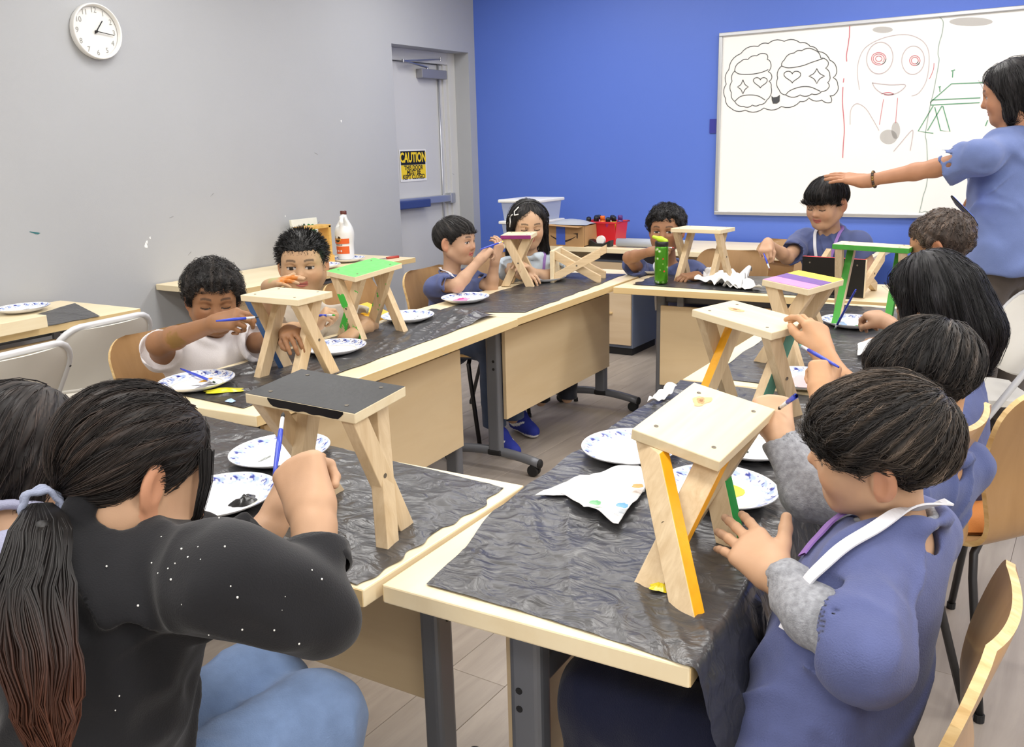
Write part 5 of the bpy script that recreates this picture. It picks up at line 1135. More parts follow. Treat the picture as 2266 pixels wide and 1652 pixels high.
def sheet(label,fn,nu,nv,seed=0,amp=.006,name='plastic_sheet'):
    """fn(u,v)-> xyz arrays; wrinkles are added along z"""
    u,v=np.meshgrid(np.linspace(0,1,nu),np.linspace(0,1,nv),indexing='ij'); p=fn(u,v); p=p.copy(); edge=np.minimum(np.minimum(u,1-u)*nu/8,np.minimum(v,1-v)*nv/8).clip(0,1)
    flat_=(np.abs(p[...,2]-TZ)<.03); z=wr(p,amp,seed)*(.35+.65*edge); p[...,2]+=.0015+z*np.where(flat_,1,.3); p[...,0]+=np.where(flat_,0,wr(p[...,[2,1,0]],amp*1.5,seed+5))
    jit_=.012*noise(np.stack([u*0,v,u*0],-1),14,seed+7); p[...,0]+=np.where((u==0)|(u==1),jit_,0)*flat_
    c=p.reshape(-1,3).mean(0); c[2]=TZ; F_=np.arange(nu*nv).reshape(nu,nv); f=np.stack([F_[:-1,:-1],F_[1:,:-1],F_[1:,1:],F_[:-1,1:]],-1).reshape(-1,4)
    o=mk(name,p.reshape(-1,3)-c,f,M['film'],smooth=True); o.location=c; tag(o,label,'plastic sheet','black plastic sheets on the tables'); return o
def quad(c):
    c=[np.asarray(q) for q in c]
    def fn(u,v):
        u=u[...,None]; v=v[...,None]; return (c[0]*(1-u)+c[1]*u)*(1-v)+(c[3]*(1-u)+c[2]*u)*v
    return fn
sheet('crinkled black plastic sheet under the black-topped stool',quad([np.array([-1.95,1.02,TZ]),T(792,1297),T(1122,1082),np.array([-2.06,1.49,TZ])]),150,70,1,amp=.007)
# right near sheet with the side hanging down
def r1(u,v):
    lx=np.interp(v,[0,.10,.22,1],[T(948,1297)[0],-.862,-.915,-.985]); ly0=np.interp(u,[0,.3,.55,.8,1],[T(948,1297)[1],T(1150,1345)[1]-.01,T(1290,1400)[1],T(1420,1452)[1],T(1515,1483)[1]-.005])
    Y=ly0*(1-v)+2.40*v; R_=-.396-.062*(Y-1.0); fl=.70; a=np.clip(u/fl,0,1); X=lx+(R_-lx)*a
    h=np.clip((u-fl)/(1-fl),0,1); hang=np.interp(v,[0,.06,.14,.3,.55,.75,1],[.26,.34,.22,.17,.20,.10,.05]); th=np.minimum(h*hang/.02,1)
    Z_=TZ-np.clip(h*hang-.008,0,None); X=X+.012*np.sin(np.minimum(h*hang/.02,1)*1.57)+.25*h*hang*np.interp(v,[0,.1,.4,1],[.55,.9,.7,.2])
    Y=Y+h*hang*np.interp(v,[0,.05,.12,1],[.25,.05,-.1,0])
    return np.stack([X,Y,Z_],-1)
sheet('crinkled black plastic sheet hanging over the side of the near right table',r1,150,190,3,amp=.007)
sheet('black plastic sheet under the striped stool on the right table',quad([np.array([-.93,2.47,TZ]),np.array([-.49,2.47,TZ]),np.array([-.525,3.84,TZ]),np.array([-.99,3.86,TZ])]),70,150,5)
def bs(u,v):
    p=quad([np.array([-2.31,1.60,TZ]),np.array([-1.90,1.585,TZ]),T(1098,700),T(955,684)])(u,v); k=np.exp(-((v-.93)/.06)**2)*np.exp(-((u-.75)/.35)**2); p[...,2]+=.03*k*(1+.4*noise(p,25,6)); return p
sheet('black plastic sheet bunched up at its end on the left table',bs,70,170,7,amp=.008)
sheet('black plastic sheet under the purple-edged stool',quad([T(962,692),T(1165,692),T(1385,607),T(1232,603)]),70,150,9,amp=.005)
sheet('black plastic sheet under the green bottle on the back table',quad([T(1398,630),T(1880,662),T(1880,617),T(1465,606)]),130,60,11)
sheet('black plastic sheet on the table beside the white folding chairs',quad([T(-60,738),T(105,722),T(222,700),T(166,671)]),60,60,13,amp=.004)
# ================================================================ STOOLS
PW=M['pine']; PX=M['pinex']
def paintm(name,c,rough=.45,var=.12): return mat(name,c,rough,bump=.3,bscale=60,var=var,vscale=30)
NAIL=mat('screw_head',(120,112,100),.45,metal=.6)
def stool(label,R,C,l=.232,w_=.154,tmat=None,edges=None,legs={},stripes=None,bott={},t=.019,floor=TZ+.003,bh=.019,th=.025,cut=True):
    """R,C pose of the top board's centre (local x = length); crossed legs under both ends run down to the table"""
    R=np.asarray(R,float); C=np.asarray(C,float); r=empty('wooden_stool'); place(r,R,C); tag(r,label,'stool','wooden step stools being painted')
    m=MB().box((0,0,-t/2),(l,w_,t)); mats=[PW]; mi=[0]*6     # faces: 0 bottom,1 top,2 -y,3 +y,4 -x,5 +x
    if tmat: mats.append(tmat); mi[1]=1
    for k,mm in (edges or {}).items():
        if mm not in mats: mats.append(mm)
        mi[k]=mats.index(mm)
    m.m=mi; tb=m.build('top_board',mats,r,bevel=.0018)
    for i,c in enumerate(stripes or ()):
        n=len(stripes); x0=-l/2+.002+i*(l-.004)/n; MB().box((x0+(l-.004)/n/2,0,.0004),((l-.004)/n-.0005,w_-.004,.0012)).build('paint_stripe',c,tb)
    for sx in(-1,1):
        for sy in(-1,1): MB().lathe([(.0038,0),(.0038,.0008),(.0012,.0002)],10,c=(sx*(l/2-.035),sy*(w_/2-.026),0)).build('screw',NAIL,tb)
    k=0; loc=lambda p:(np.asarray(p)-C)@R
    for e in(-1,1):
        for s in(1,-1):
            xo=e*(.5 if s==1 else -.5)*th; top=np.array([e*(l/2-.034)+xo,s*(w_/2-.026),-t]); bl=np.array([e*(l/2-.030)+xo,-s*(w_/2-.012),-.25])
            bw=np.asarray(bott[k],float) if k in bott else None
            tw=C+R@top
            if bw is None and floor<-9: bw=C+R@bl
            elif bw is None: d=R@(bl-top); bw=tw+d*((floor-tw[2])/d[2])
            bw=np.array([bw[0],bw[1],floor]) if floor>-9 else bw; axw=unit(tw-bw); nx=R[:,0]-axw*(R[:,0]@axw); nx=unit(nx); ny=np.cross(axw,nx)
            V=[]
            for q in(0,1):
                for sa,sb in((-1,-1),(1,-1),(1,1),(-1,1)):
                    o=nx*sa*th/2+ny*sb*bh
                    if q==0: p=bw+o; p=(p-axw*((p[2]-floor)/axw[2])) if floor>-9 else p-axw*(((p-bw)@R[:,2])/(axw@R[:,2]))
                    else: p=tw+o; h_=((p-tw)@R[:,2]); p=p-axw*(h_/(axw@R[:,2]))
                    V.append(loc(p))
            m=MB().add(V,[(0,1,5,4),(2,3,7,6),(3,0,4,7),(1,2,6,5),(3,2,1,0),(4,5,6,7)])   # -b,+b,-a,+a,bottom,top
            mats=[PX]; mi=[0]*6
            for fi,mm in legs.get(k,{}).items():
                if mm not in mats: mats.append(mm)
                mi[fi]=mats.index(mm)
            m.m=mi; lg=m.build('leg',mats,r,bevel=.0015)
            if s==1:
                mid=loc((tw+bw)/2)+np.array([e*th/2,0,0]); MB().lathe([(.0045,0),(.0045,.001),(.002,.0003)],10,c=mid,R=np.array([[0,0,e],[e,0,0],[0,1,0]])).build('screw',NAIL,lg)
            k+=1
    return r
K_BLK=mat('paint_black',(33,34,36),.5,bump=.25,bscale=50,var=.35,vscale=14); K_YEL=paintm('paint_yellow_ochre',(240,170,20)); K_GRN=paintm('paint_green',(28,158,58)); K_TEAL=paintm('paint_teal',(88,150,132)); K_BLU=paintm('paint_blue',(70,112,172)); K_LG=mat('paint_light_green',(112,226,110),.4,bump=.3,bscale=70,var=.2,vscale=40); K_PUR=paintm('paint_purple',(138,40,108)); K_RED=paintm('paint_dark_red',(138,32,66)); K_PNK=paintm('paint_pink',(216,132,186)); K_VIO=paintm('paint_violet',(106,62,150)); K_YL2=paintm('paint_bright_yellow',(246,222,50)); K_GR2=paintm('paint_leaf_green',(62,150,52)); K_CRIM=paintm('paint_red',(214,40,44))
def splotch(name,c,thr=.52,sc=16):
    m=bpy.data.materials['pine_stick'].copy(); m.name=name; nt=m.node_tree; b=nt.nodes['Principled BSDF']; L=nt.links.new; src=b.inputs['Base Color'].links[0].from_socket; tc=nt.nodes.new('ShaderNodeTexCoord'); n=nt.nodes.new('ShaderNodeTexNoise'); n.inputs['Scale'].default_value=sc; n.inputs['Detail'].default_value=5; L(tc.outputs['Object'],n.inputs['Vector']); r=nt.nodes.new('ShaderNodeValToRGB'); r.color_ramp.elements[0].position=thr; r.color_ramp.elements[1].position=thr+.02; L(n.outputs['Fac'],r.inputs[0]); mx=nt.nodes.new('ShaderNodeMix'); mx.data_type='RGBA'; L(r.outputs[0],mx.inputs[0]); L(src,mx.inputs[6]); mx.inputs[7].default_value=lin(c); L(mx.outputs[2],b.inputs['Base Color']); return m
K_SPG=splotch('pine_green_smears',(70,190,70),.55); K_SPG2=splotch('pine_leaf_green_patches',(62,150,52),.42,9)
K_BE=mat('paint_wet_black',(10,10,11),.35)
s=stool('stool with a black painted top on the lower left table',[[-.992,.112,.06],[-.115,-.992,-.048],[.054,-.055,.997]],(-1.12,1.117,1.004),tmat=K_BLK,bott={0:T(890,1168),1:T(858,1207),3:T(648,1160),2:T(738,1095)})
q=MB(); xs=np.linspace(-.093,.066,30); n_=np.abs(noise(np.stack([xs,xs*0,xs*0],1),60,1)); up=np.full(30,-.0006); lo=-.0165+.004*n_; lo[:2]+=np.array([.009,.004]); lo[-4:]+=[.001,.002,.005,.011]
V=np.concatenate([np.stack([xs,np.full(30,.0778),up],1),np.stack([xs,np.full(30,.0778),lo],1)]); q.add(V,[(i,30+i,31+i,i+1) for i in range(29)]); q.build('paint_band',K_BE,s)
stool('bare pine stool with yellow painted leg on the near right table',[[.06,-.982,.181],[.992,.038,-.122],[.113,.187,.976]],(-.523,1.391,.962),legs={0:{0:K_YEL},1:{0:K_YEL},2:{0:K_GRN}},bott={0:T(1520,1352),1:T(1440,1296),2:T(1618,1208),3:T(1500,1180)},bh=.022)
def knots(st,pts):
    tb=[c for c in bpy.data.objects if c.parent==st and c.name.startswith('top_board')][0]
    for x,y,r,sx in pts:
        for k,(f,c) in enumerate(((1,(214,178,128)),(.55,(190,146,96)),(.25,(150,104,64)))): o=blob(tb,(x,y,.0002+.0002*k),r*f,c,seed=k+int(abs(x)*999),h=.0002,sx=sx,rough=.6); o.name='wood_knot'
stool('bare pine stool with teal painted leg and yellow glue drips',[[-.927,-.368,.071],[.363,-.929,-.069],[.091,-.039,.995]],(-.703,2.161,.994),l=.25,legs={1:{0:K_TEAL,2:K_TEAL},3:{1:K_YEL}})
stool('bare pine stool with a blue painted leg',[[-.998,.06,.009],[-.06,-.998,-.015],[.008,-.015,1]],(-2.058,1.918,.998),l=.228,legs={2:{1:K_BLU,3:K_BLU}})
stool('stool with a bright green painted top',[[.114,-.991,.068],[.988,.106,-.108],[.1,.08,.992]],(-2.256,2.491,.998),tmat=K_LG,legs={1:{2:K_SPG,1:K_SPG},0:{2:K_SPG},3:{2:K_SPG,1:K_SPG}})
def lev(px,z,ang,**k): c=np.mean([P(*q,z=z) for q in px],0); return dict(R=rotz(math.radians(ang)),C=c,**k)
stool('small stool with purple painted edge',**lev([(1112,512),(1125,525),(1190,522),(1168,507)],.996,112),l=.19,w_=.15,edges={4:K_PUR,3:K_PUR})
stool('bare pine stool behind the green bottle',[[-.997,-.075,0],[.075,-.997,0],[0,0,1]],(-1.66,4.30,1.0),l=.265,w_=.17)
stool('stool with pink violet and yellow stripes on top',[[.264,-.961,.087],[.964,.26,-.056],[.031,.099,.995]],(-.739,2.744,1.003),l=.2,stripes=(K_PNK,K_VIO,K_YL2),legs={0:{3:K_RED},2:{3:K_RED}})
stool('stool with green painted edge and legs',[[-.998,.029,.03],[-.026,-.998,.03],[.03,.03,.999]],(-.70,3.52,1.03),l=.262,edges={3:K_GR2,5:K_GR2,4:K_GR2},legs={1:{1:K_SPG2,2:K_GR2},3:{1:K_SPG2,3:K_SPG2}})
# two stools lying on a side
Rs=np.array([[1,0,0],[0,0,1],[0,-1,0]])
def lying(label,C,R,**k):
    o=stool(label,R,C,floor=-99,**k); return o
lying('unpainted stool lying on its side with crossed legs showing',P(1228,584,z=TZ+.082),rotz(math.radians(-72))@np.array([[1,0,0],[0,0,-1],[0,1,0]])@rotz(math.pi) ,l=.24,w_=.16)
lying('stool tipped on its side with black and red paint by the bowl-cut boy',P(1842,612,z=TZ+.085),rotz(math.radians(172))@np.array([[1,0,0],[0,0,1],[0,-1,0]]),tmat=K_BE,edges={2:K_CRIM},l=.28,w_=.165)
# ================================================================ PLATES
def plate_mesh():
    nr,nt=34,150; prof=[(0,.004)]; rs=np.linspace(0,1,nr); a,b=.122,.106
    th=np.arange(nt)*2*math.pi/nt; V=[];Cc=[]
    pet=[]; ng=16
    for g in range(ng):
        for dth,dr,rot,ln in ((-.055,.0,.5,.045),(0,.025,0,.05),(.055,0,-.5,.045)): pet.append((2*math.pi*g/ng+dth,.875+dr,rot,ln))
        pet.append((2*math.pi*(g+.5)/ng,.93,1.57,.03)); pet.append((2*math.pi*(g+.5)/ng+.05,.81,.6,.028))
    P0=np.array(pet); W=np.array(lin((246,247,250))[:3]); LB=np.array(lin((168,186,232))[:3]); NV=np.array(lin((38,48,140))[:3]); BG=np.array(lin((205,206,190))[:3])
    for r in rs:
        z=.002 if r<.68 else .002+.017*((r-.68)/.32)**1.1
        x,y=a*r*np.cos(th),b*r*np.sin(th); V.append(np.stack([x,y,np.full(nt,z)],1)); c=np.tile(W,(nt,1))
        if .66<r<.69: c[:]=BG
        if r>.73:
            sw=np.sin(th*16+4*np.sin((r-.75)*14))>.15+1.2*abs(r-.86)*4; c[sw]=LB
            du=((th[:,None]-P0[None,:,0]+math.pi)%(2*math.pi)-math.pi)*.87; dv=(r-P0[None,:,1]); cr,sr_=np.cos(P0[:,2]),np.sin(P0[:,2]); aa=(du*sr_+dv*cr)/P0[:,3]; bb=(du*cr-dv*sr_)/(P0[:,3]*.36); k=(aa*aa+bb*bb<1).any(1); c[k]=NV
        if r>.985: c[:]=W
        Cc.append(c)
    V=np.concatenate(V); Cc=np.concatenate(Cc); f=[(i*nt+q,i*nt+(q+1)%nt,(i+1)*nt+(q+1)%nt,(i+1)*nt+q) for i in range(nr-1) for q in range(nt)]
    # underside
    n=len(V); V2=V[-nt:]-[0,0,.0022]; V3=V[22*nt:23*nt]*[1,1,0]+[0,0,0]; V=np.concatenate([V,V2,V3]); Cc=np.concatenate([Cc,np.tile(W*.9,(2*nt,1))])
    f+=[(n-nt+q,n+q,n+(q+1)%nt,n-nt+(q+1)%nt) for q in range(nt)][::1]+[(n+q,n+nt+q,n+nt+(q+1)%nt,n+(q+1)%nt) for q in range(nt)]
    return V,f,Cc
pv,pf,pc=plate_mesh(); PM=vcol('paper_plate',.45,spec=.4); p0=None
def blob(par,c,r,col,seed=0,h=.004,sx=1,sy=1,rough=.25):
    n,k=26,6; a=np.arange(n)*2*math.pi/n; rad=1+.45*noise(np.stack([np.cos(a)*1.6,np.sin(a)*1.6,np.full(n,seed*3.1)],1),1.3,seed); V=[(c[0],c[1],c[2]+h)]
    for i in range(1,k+1):
        t=i/k; zz=h*(1-t**2)*(1+.5*noise(np.stack([np.cos(a)*t*3,np.sin(a)*t*3,np.full(n,seed)],1),1.5,seed)); V+=[(c[0]+r*sx*t*rad[j]*math.cos(a[j]),c[1]+r*sy*t*rad[j]*math.sin(a[j]),c[2]+max(zz[j],.0004)) for j in range(n)]
    f=[(0,1+j,1+(j+1)%n) for j in range(n)]+[(1+(i-1)*n+j,1+i*n+j,1+i*n+(j+1)%n,1+(i-1)*n+(j+1)%n) for i in range(1,k) for j in range(n)]
    return mk('paint_blob',V,f,mat('wet_paint',col,rough),par,smooth=True)
def plate(label,pos,ang,blobs=(),tilt=(0,0)):
    global p0
    if p0 is None: p0=mk('paper_plate',pv,pf,PM,smooth=True,col=pc); o=p0
    else: o=bpy.data.objects.new('paper_plate',p0.data); COL.objects.link(o)
    o.location=(pos[0],pos[1],TZ+.007); o.rotation_euler=(tilt[0],tilt[1],math.radians(ang+85)); tag(o,label,'plate','blue patterned paper plates')
    for i,b in enumerate(blobs): blob(o,(b[0],b[1],.0025),b[2],b[3],seed=i+int(abs(pos[0]*100)),sx=b[4] if len(b)>4 else 1,sy=b[5] if len(b)>5 else 1,h=b[6] if len(b)>6 else .004)
    return o
plate('oval blue-rimmed plate with black paint in front of the girl in black',T(490,1118),20,[(.01,-.045,.03,(12,12,13),1.1,.7,.009)])
plate('blue-rimmed plate beyond the black paint plate',T(622,1016),15,[(-.03,.02,.012,(140,146,140),2,.3,.001)])
plate('blue-rimmed plate nearest the napkins on the right table',T(1393,1008),25)
plate('blue-rimmed plate smeared with yellow paint',T(1592,1100),55,[(.02,.0,.06,(250,226,40),1.0,.8,.0012),(.03,.01,.03,(246,200,30),1.2,.6,.0016)])
plate('blue-rimmed plate behind the yellow smeared one',T(1660,1000),40,[(-.02,.02,.01,(40,60,50),1,1,.002)])
plate('plate with orange paint and a resting brush before the boy in white',T(437,857),25,[(.05,.0,.02,(232,170,40),1.3,.7,.003),(-.01,-.03,.03,(150,150,150),1.6,.4,.0008)])
plate('plate under the legs of the blue-legged stool',T(742,780),30)
plate('plate with green paint beside the green topped stool',T(903,710),30,[(-.06,.03,.02,(60,170,60),1,1,.006)])
plate('plate with magenta paint before the profile boy',T(1030,668),20,[(.0,.02,.05,(238,160,206),1.2,.7,.001),(.02,.03,.022,(222,60,150),1.2,.7,.004)])
plate('plate behind the purple-edged stool near the girl',T(1207,622),20)
plate('plate with orange streaks behind the green bottle',T(1440,604),10,[(-.04,-.02,.02,(226,120,60),1.8,.4,.001)])
plate('plate with green and blue paint before the long haired girl',T(1884,722),40,[(-.06,-.0,.022,(50,160,60),1.2,.8,.006),(.02,.03,.03,(150,186,226),1.6,.5,.001)])
plate('plate with pink streaks behind the teal legged stool',T(1775,852),30,[(.0,.0,.05,(240,196,200),1.2,.6,.0008)])
plate('plate on the wall table behind the folding chairs',T(52,690),20,[(.0,.0,.02,(150,156,150),1.8,.3,.0008)])
for lab,px,dz in (('plate under the glue jug',(768,565),0),('stacked plates partly hidden behind the spiky haired boy',(712,577),.0)):
    q=P(*px,x=-3.95 if dz==0 and px[0]>750 else -3.86); plate(lab+' on the wall table',q,20)
# paint on the table sheets
def spill(label,px,r,col,sx=1,sy=1,ang=0,h=.006,seed=1):
    e=T(*px); o=blob(None,(0,0,0),r,col,seed,h,sx,sy); o.name='paint_spill'; o.location=(e[0],e[1],TZ+.008); o.rotation_euler=(0,0,math.radians(ang)); tag(o,label,'paint')
spill('yellow paint spill on the black sheet by the orange paint plate',(500,869),.05,(214,206,40),1.3,.55,40)
spill('pale blue paint spot on the black sheet below the yellow spill',(512,893),.014,(170,200,240),1.3,.8); spill('pale blue paint smear at the corner of the black stool',(575,880),.022,(150,186,236),1.2,.5,30)
spill('small yellow paint spot beside the yellow legged stool',(1462,1310),.016,(220,200,30),1.2,.8)
# ================================================================ BRUSHES
BH=mat('brush_handle_blue',(52,72,190),.3); BF=mat('brush_ferrule',(222,224,230),.35,metal=.2)
def brush(label,tip,end,col=(30,30,32),L=None):
    tip=np.asarray(tip,float); end=np.asarray(end,float); d=unit(end-tip); l=np.linalg.norm(end-tip); e=empty('paint_brush',tuple((tip+end)/2)); tag(e,label,'paint brush','thin blue paint brushes'); c=(tip+end)/2
    MB().tube([tip-c,tip+d*.006-c,tip+d*.014-c],[.0008,.0032,.003],8).build('bristles',mat('bristles',col,.5),e,smooth=True)
    MB().tube([tip+d*.012-c,tip+d*.04-c],[.0032,.0038],8).build('ferrule',BF,e,smooth=True)
    MB().tube([tip+d*.038-c,tip+d*.07-c,end-d*.02-c,end-c],[.0038,.0046,.0034,.0022],8).build('handle',BH,e,smooth=True)
brush('thin blue brush in the hand of the girl in black',D(627,912,1.46),D(606,1058,1.36),(14,14,15))
brush('thin blue brush held by the near boy above the stool corner',D(1722,905,1.56),D(1758,878,1.50))
brush('thin blue brush with teal tip painting the stool leg',D(1768,762,2.06),D(1856,812,1.92),(88,150,132))
brush('thin blue brush dipping green paint on the right table plate',D(1846,730,3.28),D(1894,640,3.05),(50,160,60))
brush('thin blue brush pointing down from the bowl-cut boy\'s hand',D(1704,598,4.02),D(1690,560,4.08),(120,60,50))
brush('thin blue brush behind the green bottle tip to the stool',D(1492,548,4.40),D(1432,548,4.52),(190,60,60))
brush('thin blue brush in the profile boy\'s fingers',D(1114,534,4.30),D(1062,552,4.18),(230,210,60))
brush('thin blue brush of the boy in white touching the blue leg',D(573,701,2.62),D(478,710,2.55))
brush('thin blue brush touching the green stool leg',D(742,697,3.05),D(698,698,3.10),(60,170,60))
brush('thin blue brush resting across the orange paint plate',T(478,858)+[0,0,.016],T(402,836)+[0,0,.03],(40,60,40))
# ================================================================ BOTTLE, JUG, TUB, BOXES
b=empty('water_bottle',tuple(T(1463,629)+[0,0,.006])); tag(b,'green metal water bottle with lime flip lid and cartoon pattern','bottle')
def bottle_mat():
    m,nt,bb=nmat('bottle_green'); N=nt.nodes.new; L=nt.links.new; tc=N('ShaderNodeTexCoord'); v=N('ShaderNodeTexVoronoi'); v.inputs['Scale'].default_value=34; L(tc.outputs['Object'],v.inputs['Vector']); r=N('ShaderNodeValToRGB'); r.color_ramp.interpolation='CONSTANT'
    r.color_ramp.elements[0].color=lin((226,236,226)); r.color_ramp.elements[1].position=.17; r.color_ramp.elements[1].color=lin((142,196,96)); e=r.color_ramp.elements.new(.30); e.color=lin((70,140,30)); L(v.outputs['Distance'],r.inputs[0]); L(r.outputs[0],bb.inputs['Base Color']); bb.inputs['Metallic'].default_value=.55; bb.inputs['Roughness'].default_value=.25; return m
MB().lathe([(.030,0),(.0345,.004),(.0355,.02),(.0355,.20),(.034,.208),(.032,.21)],32).build('bottle_body',bottle_mat(),b,smooth=True)
MB().lathe([(.033,.208),(.0355,.212),(.0355,.232),(.033,.236)],32).build('lid_collar',M['black'],b,smooth=True)
LM=mat('lime_plastic',(190,222,50),.35)
lid=Sdf(); lid.rc((.018,0,.236),(-.005,0,.246),.016,.018,k=.01); lid.rc((-.005,0,.248),(-.042,0,.262),.014,.009,k=.01); v,f=lid.grid(.0025).mesh(); mk('lid_cap',v,f,LM,b,smooth=True); b.rotation_euler=(0,0,math.radians(25)); b.scale=(.92,.92,.86)
RED=mat('shark_red',(190,50,50),.4)
for a,z in ((-.3,.10),(-.2,.035),(.9,.06),(-1.3,.07),(-1.5,.14)):
    n=12; G=np.array([[((.0358)*math.cos(a+.28*i/(n-1)),.0358*math.sin(a+.28*i/(n-1)),z+(.008*math.sin(math.pi*i/(n-1)))*(1 if q else -.35)) for i in range(n)] for q in(0,1)]); MB().grid(G).build('pattern_mark',RED,b)
# glue jug on wall table
jp=np.array([-3.97,0,0]); jp=P(765,560,x=-3.97); jug=empty('glue_jug',(jp[0],jp[1],TZ+.012),math.radians(-60)); tag(jug,'white plastic glue jug with orange label and brown cap','jug')
JM=mat('jug_white',(236,236,232),.35,spec=.4); J=Sdf()
J.rc((0,0,.045),(0,0,.165),.066,.066,k=.02,fr=np.eye(3),sc=(1,1.25,1)); J.rc((0,0,.16),(-.012,0,.265),.062,.020,k=.03,fr=np.eye(3),sc=(1,1.2,1)); J.rc((-.012,0,.26),(-.012,0,.285),.0165,.0165,k=.01); J.plane((0,0,.004),(0,0,-1))
for a_,b_ in (((.006,0,.262),(.045,0,.262)),((.045,0,.262),(.063,0,.235)),((.063,0,.235),(.060,0,.17))): J.rc(a_,b_,.0115,.0115,k=.012)
J.el((.030,0,.225),(.018,.05,.030),k=.01,op='s'); v,f=J.grid(.004).mesh(); mk('jug_body',smooth_mesh(v,f,1),f,JM,jug,smooth=True)
MB().lathe([(.019,.278),(.020,.281),(.020,.297),(.0185,.3)],24,c=(-.012,0,0)).build('jug_cap',mat('jug_cap_brown',(96,46,38),.4),jug,smooth=True)
OL=mat('label_orange',(224,98,38),.5); LW=mat('label_white',(238,234,228),.5); LK=mat('label_dark',(52,34,22),.5); LG=mat('label_gold',(226,170,70),.5)
def wrap(name,z0,z1,a0,a1,mt,off=.0008,n=24):
    G=[]; 
    for z in(z0,z1): G.append([((.066+off)*math.cos(a),(.066/1.25*1.0+off)*math.sin(a),z) for a in np.linspace(a0,a1,n)])
    return MB().grid(np.array(G)).build(name,mt,jug,smooth=True)
A0,A1=-1.95,.75; wrap('label_panel',.105,.165,A0,A1,OL,off=.0055); wrap('label_band',.088,.105,A0,A1,LW); wrap('label_panel',.042,.088,A0,A1,OL)
def onjug(name,pts,mt,off): 
    V=[((.066+off)*math.cos(a),(.066/1.25+off)*math.sin(a),z) for a,z in pts]; return mk(name,V,[tuple(range(len(V)))],mt,jug)
ac=-.55
onjug('label_emblem',[(ac+.42*math.cos(t),.137+.026*math.sin(t)) for t in np.linspace(0,2*math.pi,28)[:-1]],LG,.0064); onjug('label_emblem',[(ac+.37*math.cos(t),.137+.0228*math.sin(t)) for t in np.linspace(0,2*math.pi,28)[:-1]],LK,.0070)
for q,z in ((-.4,.06),(0,.06),(.35,.06)): onjug('label_icon',[(ac+q+.10*math.cos(t),z+.006*math.sin(t)) for t in np.linspace(0,2*math.pi,16)[:-1]],LW,.0016)
onjug('label_icon',[(ac-.4,.048),(ac+.4,.048),(ac+.4,.051),(ac-.4,.051)],LW,.0016)
def jtext(tx,size,zc,mt,off,bold=0):
    o=text_mesh(tx,size,'label_text',mt,jug,bold=bold); me=o.data; v=np.zeros(len(me.vertices)*3,np.float32); me.vertices.foreach_get('co',v); v=v.reshape(-1,3); a=ac+v[:,0]/.06; V=np.stack([(.066+off)*np.cos(a),(.066/1.25+off)*np.sin(a),zc+v[:,1]],1); me.vertices.foreach_set('co',V.astype(np.float32).ravel()); me.update()
jtext('GORILLA',.0135,.133,LG,.0078,.0005); jtext('WOOD GLUE',.010,.0965,LK,.0018,.0003)
# canvas, wooden frame, block, red knife on the wall table
q=P(632,500,x=WX+.06); cv=empty('canvas_painting',(WX+.07,q[1]+.17,TZ)); place(cv,rotz(math.radians(90))@np.array([[1,0,0],[0,math.cos(-.12),-math.sin(-.12)],[0,math.sin(-.12),math.cos(-.12)]]),(WX+.10,q[1]+.14,TZ+.02)); tag(cv,'small canvas with a green painted figure leaning on the grey wall','painting')
MB().box((0,0,.125),(.22,.018,.25)).build('canvas_frame',mat('canvas_white',(228,228,214),.7,var=.05,vscale=20),cv,bevel=.002)
for i,(x,z,sx,sz,c) in enumerate(((.02,.05,.05,.06,(50,120,50)),(-.01,.17,.03,.04,(70,84,60)),(.055,.18,.03,.045,(52,128,60)),(.03,.11,.045,.03,(60,140,60)),(-.10,.07,.012,.07,(30,30,32)))):
    o=blob(cv,(0,0,0),1,c,seed=i+3,h=.001); o.scale=(sx,sz,1); o.rotation_euler=(math.pi/2,0,0); o.location=(x,-.0095,z); o.name='painted_patch'
fx=P(690,555,x=-3.98); wf=empty('wooden_frame',(fx[0],fx[1]+.02,TZ),math.radians(90)); tag(wf,'open wooden frame with a square hole next to the glue jug','frame')  # wooden frame of boards around a square opening
OW=wood('oak_yellow',(232,188,104),(206,158,74),1,24,.5)
for c,d in (((-.10,0,.13),(.02,.09,.22)),((.10,0,.13),(.02,.09,.22)),((0,0,.235),(.22,.09,.018)),((0,0,.03),(.24,.10,.06))): MB().box(c,d).build('frame_board',OW,wf,bevel=.002)
kx=P(855,573,x=-3.80); kn=empty('palette_knife',(kx[0],kx[1],TZ+.006),math.radians(70)); tag(kn,'red handled palette knife on the wall table','palette knife'); MB().tube([(0,0,.002),(.09,0,.002)],[.007,.009],8).build('knife_handle',mat('knife_red',(180,70,60),.4),kn,smooth=True); MB().box((-.07,0,0),(.14,.018,.0015)).build('knife_blade',M['steel'],kn)
# ---- back table along the blue wall with storage
bt=empty('back_counter',(-2.35,WY-.36,0)); tag(bt,'pale wooden counter table along the blue wall','counter'); MB().box((0,-.03,TZ-.016),(2.5,.66,.032)).build('counter_top',M['maple'],bt,bevel=.003)
for x in (-1.2,1.15): MB().box((x,0,(TZ-.035)/2),(.03,.5,TZ-.035)).build('leg',M['table_grey'],bt)
MB().box((0,.25,TZ-.2),(2.3,.018,.3)).build('back_panel',M['panel'],bt)
CBX=P(1380,700,y=WY-.62)[0]; cb=empty('drawer_cabinet',(CBX-.13,WY-.42,0)); tag(cb,'low drawer cabinet with pale wooden fronts and grey sides','cabinet')
CG=mat('cabinet_grey',(104,114,134),.5); MB().box((0,0,.35),(.40,.40,.60)).build('cabinet_body',CG,cb,bevel=.003); MB().box((0,0,.025),(.38,.38,.05)).build('plinth',M['rubber'],cb)
